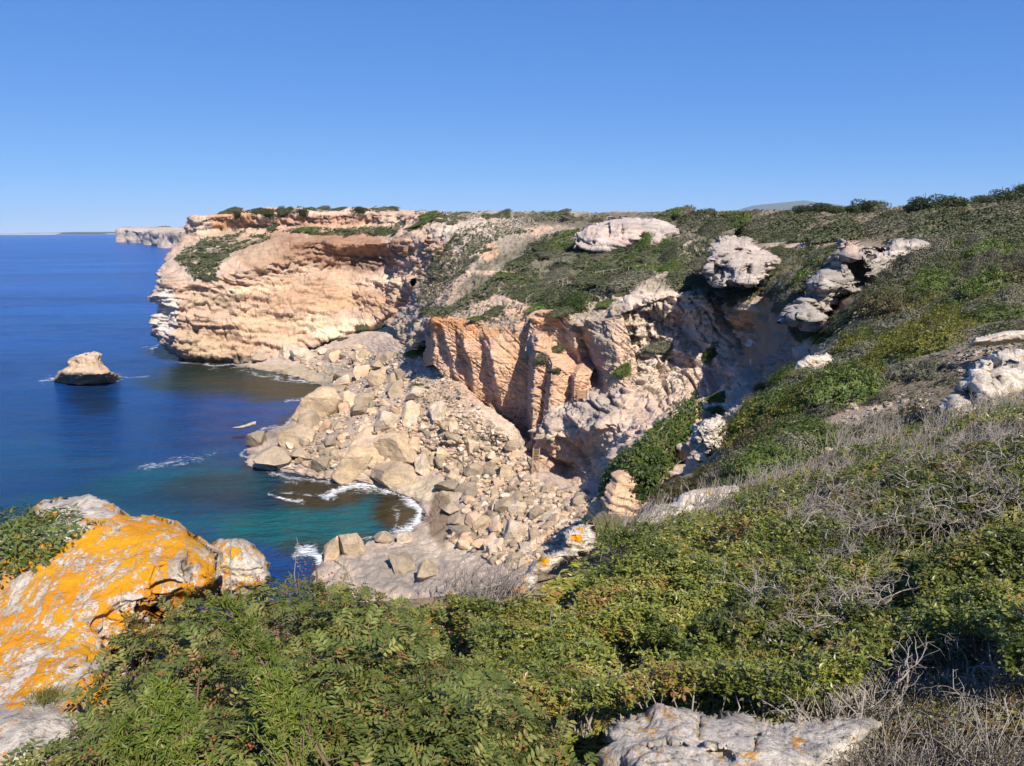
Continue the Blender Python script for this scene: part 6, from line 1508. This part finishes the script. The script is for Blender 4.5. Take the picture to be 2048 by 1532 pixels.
for i, (x, y, d) in enumerate(((465, 1150, 3.3), (376, 1150, 3.4), (598, 1150, 3.2))):
    rg = np.random.RandomState(95 + i); b, e = P(x, y + 60, d), P(x - 3, y - 70, d)
    o = link('dry_stalk', None) if False else None
    acc = Acc(); acc.add(*tube([b - b, (b + e) / 2 - b + rg.normal(size=3) * .01, e - b], [.003, .0024, .0012], 4))
    for s in np.linspace(.6, .98, 9): acc.add(*tube([(e - b) * s, (e - b) * s + rg.normal(size=3) * .012 + np.array([0, 0, .012])], [.0022, .0008], 3))
    o = link('dry_stalk', acc.mesh('dry_stalk', M['twig'])); o.location = [float(q) for q in b]
    tag(o, ['dry flower stalk in front of the small lichen stone', 'dry flower stalk left of the small lichen stone', 'dry flower stalk against the water right of the small lichen stone'][i], 'stalk')
# ------------------------------------------------------------------ things people put there
M['wood'] = plain_mat('weathered_wood', (0.30, 0.19, 0.11), 0.85, 5, 0.6)
M['opening_dark'] = plain_mat('dark_opening', (0.02, 0.015, 0.012), 0.9, 5, 0.3)  # near-black colour painted in for the shade inside openings
M['whitewash'] = plain_mat('whitewash', (0.75, 0.73, 0.70), 0.8, 0.3, 0.2)
M['tile'] = plain_mat('roof_tile', (0.5, 0.40, 0.32), 0.8, 0.5, 0.4)
M['post'] = plain_mat('fence_wood', (0.42, 0.36, 0.29), 0.9, 5, 0.4)
BOX = np.array([[x, y, z] for x in (-.5, .5) for y in (-.5, .5) for z in (-.5, .5)], float)
BOXF = np.array([[0, 1, 3, 2], [4, 6, 7, 5], [0, 4, 5, 1], [2, 3, 7, 6], [0, 2, 6, 4], [1, 5, 7, 3]])
def beam(name, a, b, w, t, mat, parent, bevel=0.12):
    """squared timber from a to b with eased edges"""
    a, b = np.array(a, float), np.array(b, float); x = unit(b - a); L_ = np.linalg.norm(b - a)
    up = np.array([0, 0, 1.0]) if abs(x[2]) < .9 else np.array([0, 1.0, 0]); y = unit(np.cross(up, x)); z = np.cross(x, y)
    k = bevel * min(w, t); prof = [(-w / 2 + k, -t / 2), (w / 2 - k, -t / 2), (w / 2, -t / 2 + k), (w / 2, t / 2 - k), (w / 2 - k, t / 2), (-w / 2 + k, t / 2), (-w / 2, t / 2 - k), (-w / 2, -t / 2 + k)]
    v = np.array([c + y * p + z * q for c in (a, b) for p, q in prof])
    me = bpy.data.meshes.new(name)
    f = [[i, (i + 1) % 8, (i + 1) % 8 + 8, i + 8] for i in range(8)] + [list(range(8))[::-1], list(range(8, 16))]
    me.from_pydata(v.tolist(), [], f); me.materials.append(mat); me.update()
    return link(name, me, parent=parent)
def ladder(label, b, t, w, n, rung=0.05):
    b, t = np.array(b), np.array(t); e = empty('wooden_ladder', b); tag(e, label, 'ladder')
    s = np.array([w / 2, 0, 0]); d = t - b
    for k in (-1, 1): beam('rail', k * s - d * 0.02, k * s + d * 1.03, 0.11, 0.13, M['wood'], e)
    for i in range(n):
        c = d * (i + .5) / n; beam('rung', c - s, c + s, 0.12, rung, M['wood'], e)
LB = P(1070, 956, 84.0); LT = P(1073, 897, 85.6)
ladder('long wooden ladder with many rungs leaning on the quarry foot', LB, LT, 0.72, 18)
ladder('short wooden ladder beside the hatch high in the quarry', P(1150, 822, 88.0), P(1154, 770, 89.0), 0.5, 9)
# hatch in a timber panel
hb = P(1164, 806, 87.6); e = empty('timber_hatch', hb); tag(e, 'small timber panel with a dark square opening high in the quarry', 'hatch')
for i in range(5): beam('board', np.array([-.6, 0, .62 + i * .2]), np.array([.6, 0, .62 + i * .2]), 0.04, 0.16, M['wood'], e)
for s in (-1, 1):
    beam('post', np.array([s * .55, -.03, -.7]), np.array([s * .55, -.03, 1.6]), 0.1, 0.1, M['wood'], e); beam('board', np.array([s * .42, 0, -.35]), np.array([s * .42, 0, .52]), .04, .22, M['wood'], e)
beam('opening', np.array([0, .12, -.3]), np.array([0, .12, .5]), .1, .62, M['opening_dark'], e)  # solid dark block in place of the shaded hole
beam('sill', np.array([-.6, -.02, -.4]), np.array([.6, -.02, -.4]), .12, .09, M['wood'], e)
# fences along the path
def fence(label, pix, n):
    q = np.array(pix, float); s = np.linspace(0, len(q) - 1, n); tops, base = [], None
    pts = []
    for t in s:
        i = min(int(t), len(q) - 2); x, y = q[i] + (q[i + 1] - q[i]) * (t - i)
        h, _ = hit(x, y)
        if h is not None: pts.append(h)
    e = empty('path_fence', pts[0]); tag(e, label, 'fence')
    for h in pts:
        c = h - pts[0]; beam('post', c + np.array([0, 0, -.4]), c + np.array([0.03, 0, 1.15]), .07, .07, M['post'], e)
    for a, b in zip(pts[:-1], pts[1:]):
        for z in (.6, 1.05):
            beam('rail', a - pts[0] + np.array([0, 0, z]), b - pts[0] + np.array([0, 0, z]), .03, .035, M['post'], e)
fence('pale wooden rail fence stepping down the path above the quarry', [(1052, 612), (1075, 594), (1100, 578), (1135, 570)], 12)
fence('pale wooden rail fence along the path toward the white outcrop', [(1190, 560), (1240, 552), (1290, 545)], 7)
# white houses on the far headland and the skyline
def house(px, py, d, w, h, dp, label, gable=True):
    b = P(px, py, d); e = empty('white_house', b); tag(e, label, 'house')
    def box(name, lo, hi, mat, parent=e):
        v = BOX + .5; v = np.array(lo) + v * (np.array(hi) - np.array(lo)); me = mesh_from(name, v, BOXF, False); me.materials.append(mat); return link(name, me, parent=parent)
    box('wall', (-w / 2, 0, -2), (w / 2, dp, h), M['whitewash'])
    v = np.array([(-w / 2 - .4, -.4, h + .02), (w / 2 + .4, -.4, h + .02), (w / 2 + .4, dp + .4, h + .02), (-w / 2 - .4, dp + .4, h + .02), (-w / 2, dp / 2, h + 1.6), (w / 2, dp / 2, h + 1.6)])
    me = bpy.data.meshes.new('roof'); me.from_pydata(v.tolist(), [], [(0, 1, 5, 4), (2, 3, 4, 5), (0, 4, 3), (1, 2, 5), (3, 2, 1, 0)]); me.materials.append(M['tile']); link('roof', me, parent=e)
    for k in range(3):
        x = -w / 2 + w * (k + .5) / 3
        box('window', (x - w * .05, -.06, h * .35), (x + w * .05, .05, h * .75), M['opening_dark'])
house(346, 462, 2150, 22, 6, 10, 'long white house on top of the far headland')
house(372, 463, 1950, 15, 5, 9, 'white house at the right end of the far headland')
house(322, 464.5, 2300, 9, 4, 7, 'small white house left of the long one on the far headland')
# ------------------------------------------------------------------ sea air
def haze():
    lo, hi = np.array([-190000.0, -3000.0, -4.0]), np.array([190000.0, 33000.0, 900.0])
    me = mesh_from('haze', lo + (BOX + .5) * (hi - lo), BOXF, False)
    m = bpy.data.materials.new('sea_air'); m.use_nodes = True; nt = m.node_tree
    nt.nodes.remove(nt.nodes['Principled BSDF'])
    vol = nt.nodes.new('ShaderNodeVolumePrincipled'); vol.inputs['Density'].default_value = HAZE; vol.inputs['Color'].default_value = (0.55, 0.72, 1.0, 1); vol.inputs['Anisotropy'].default_value = 0.0
    nt.links.new(vol.outputs[0], nt.nodes['Material Output'].inputs['Volume'])
    me.materials.append(m)
    o = link('haze', me); o['kind'] = 'stuff'; o['label'] = 'pale blue sea air'; o['category'] = 'haze'
HAZE = 1.3e-5
haze()
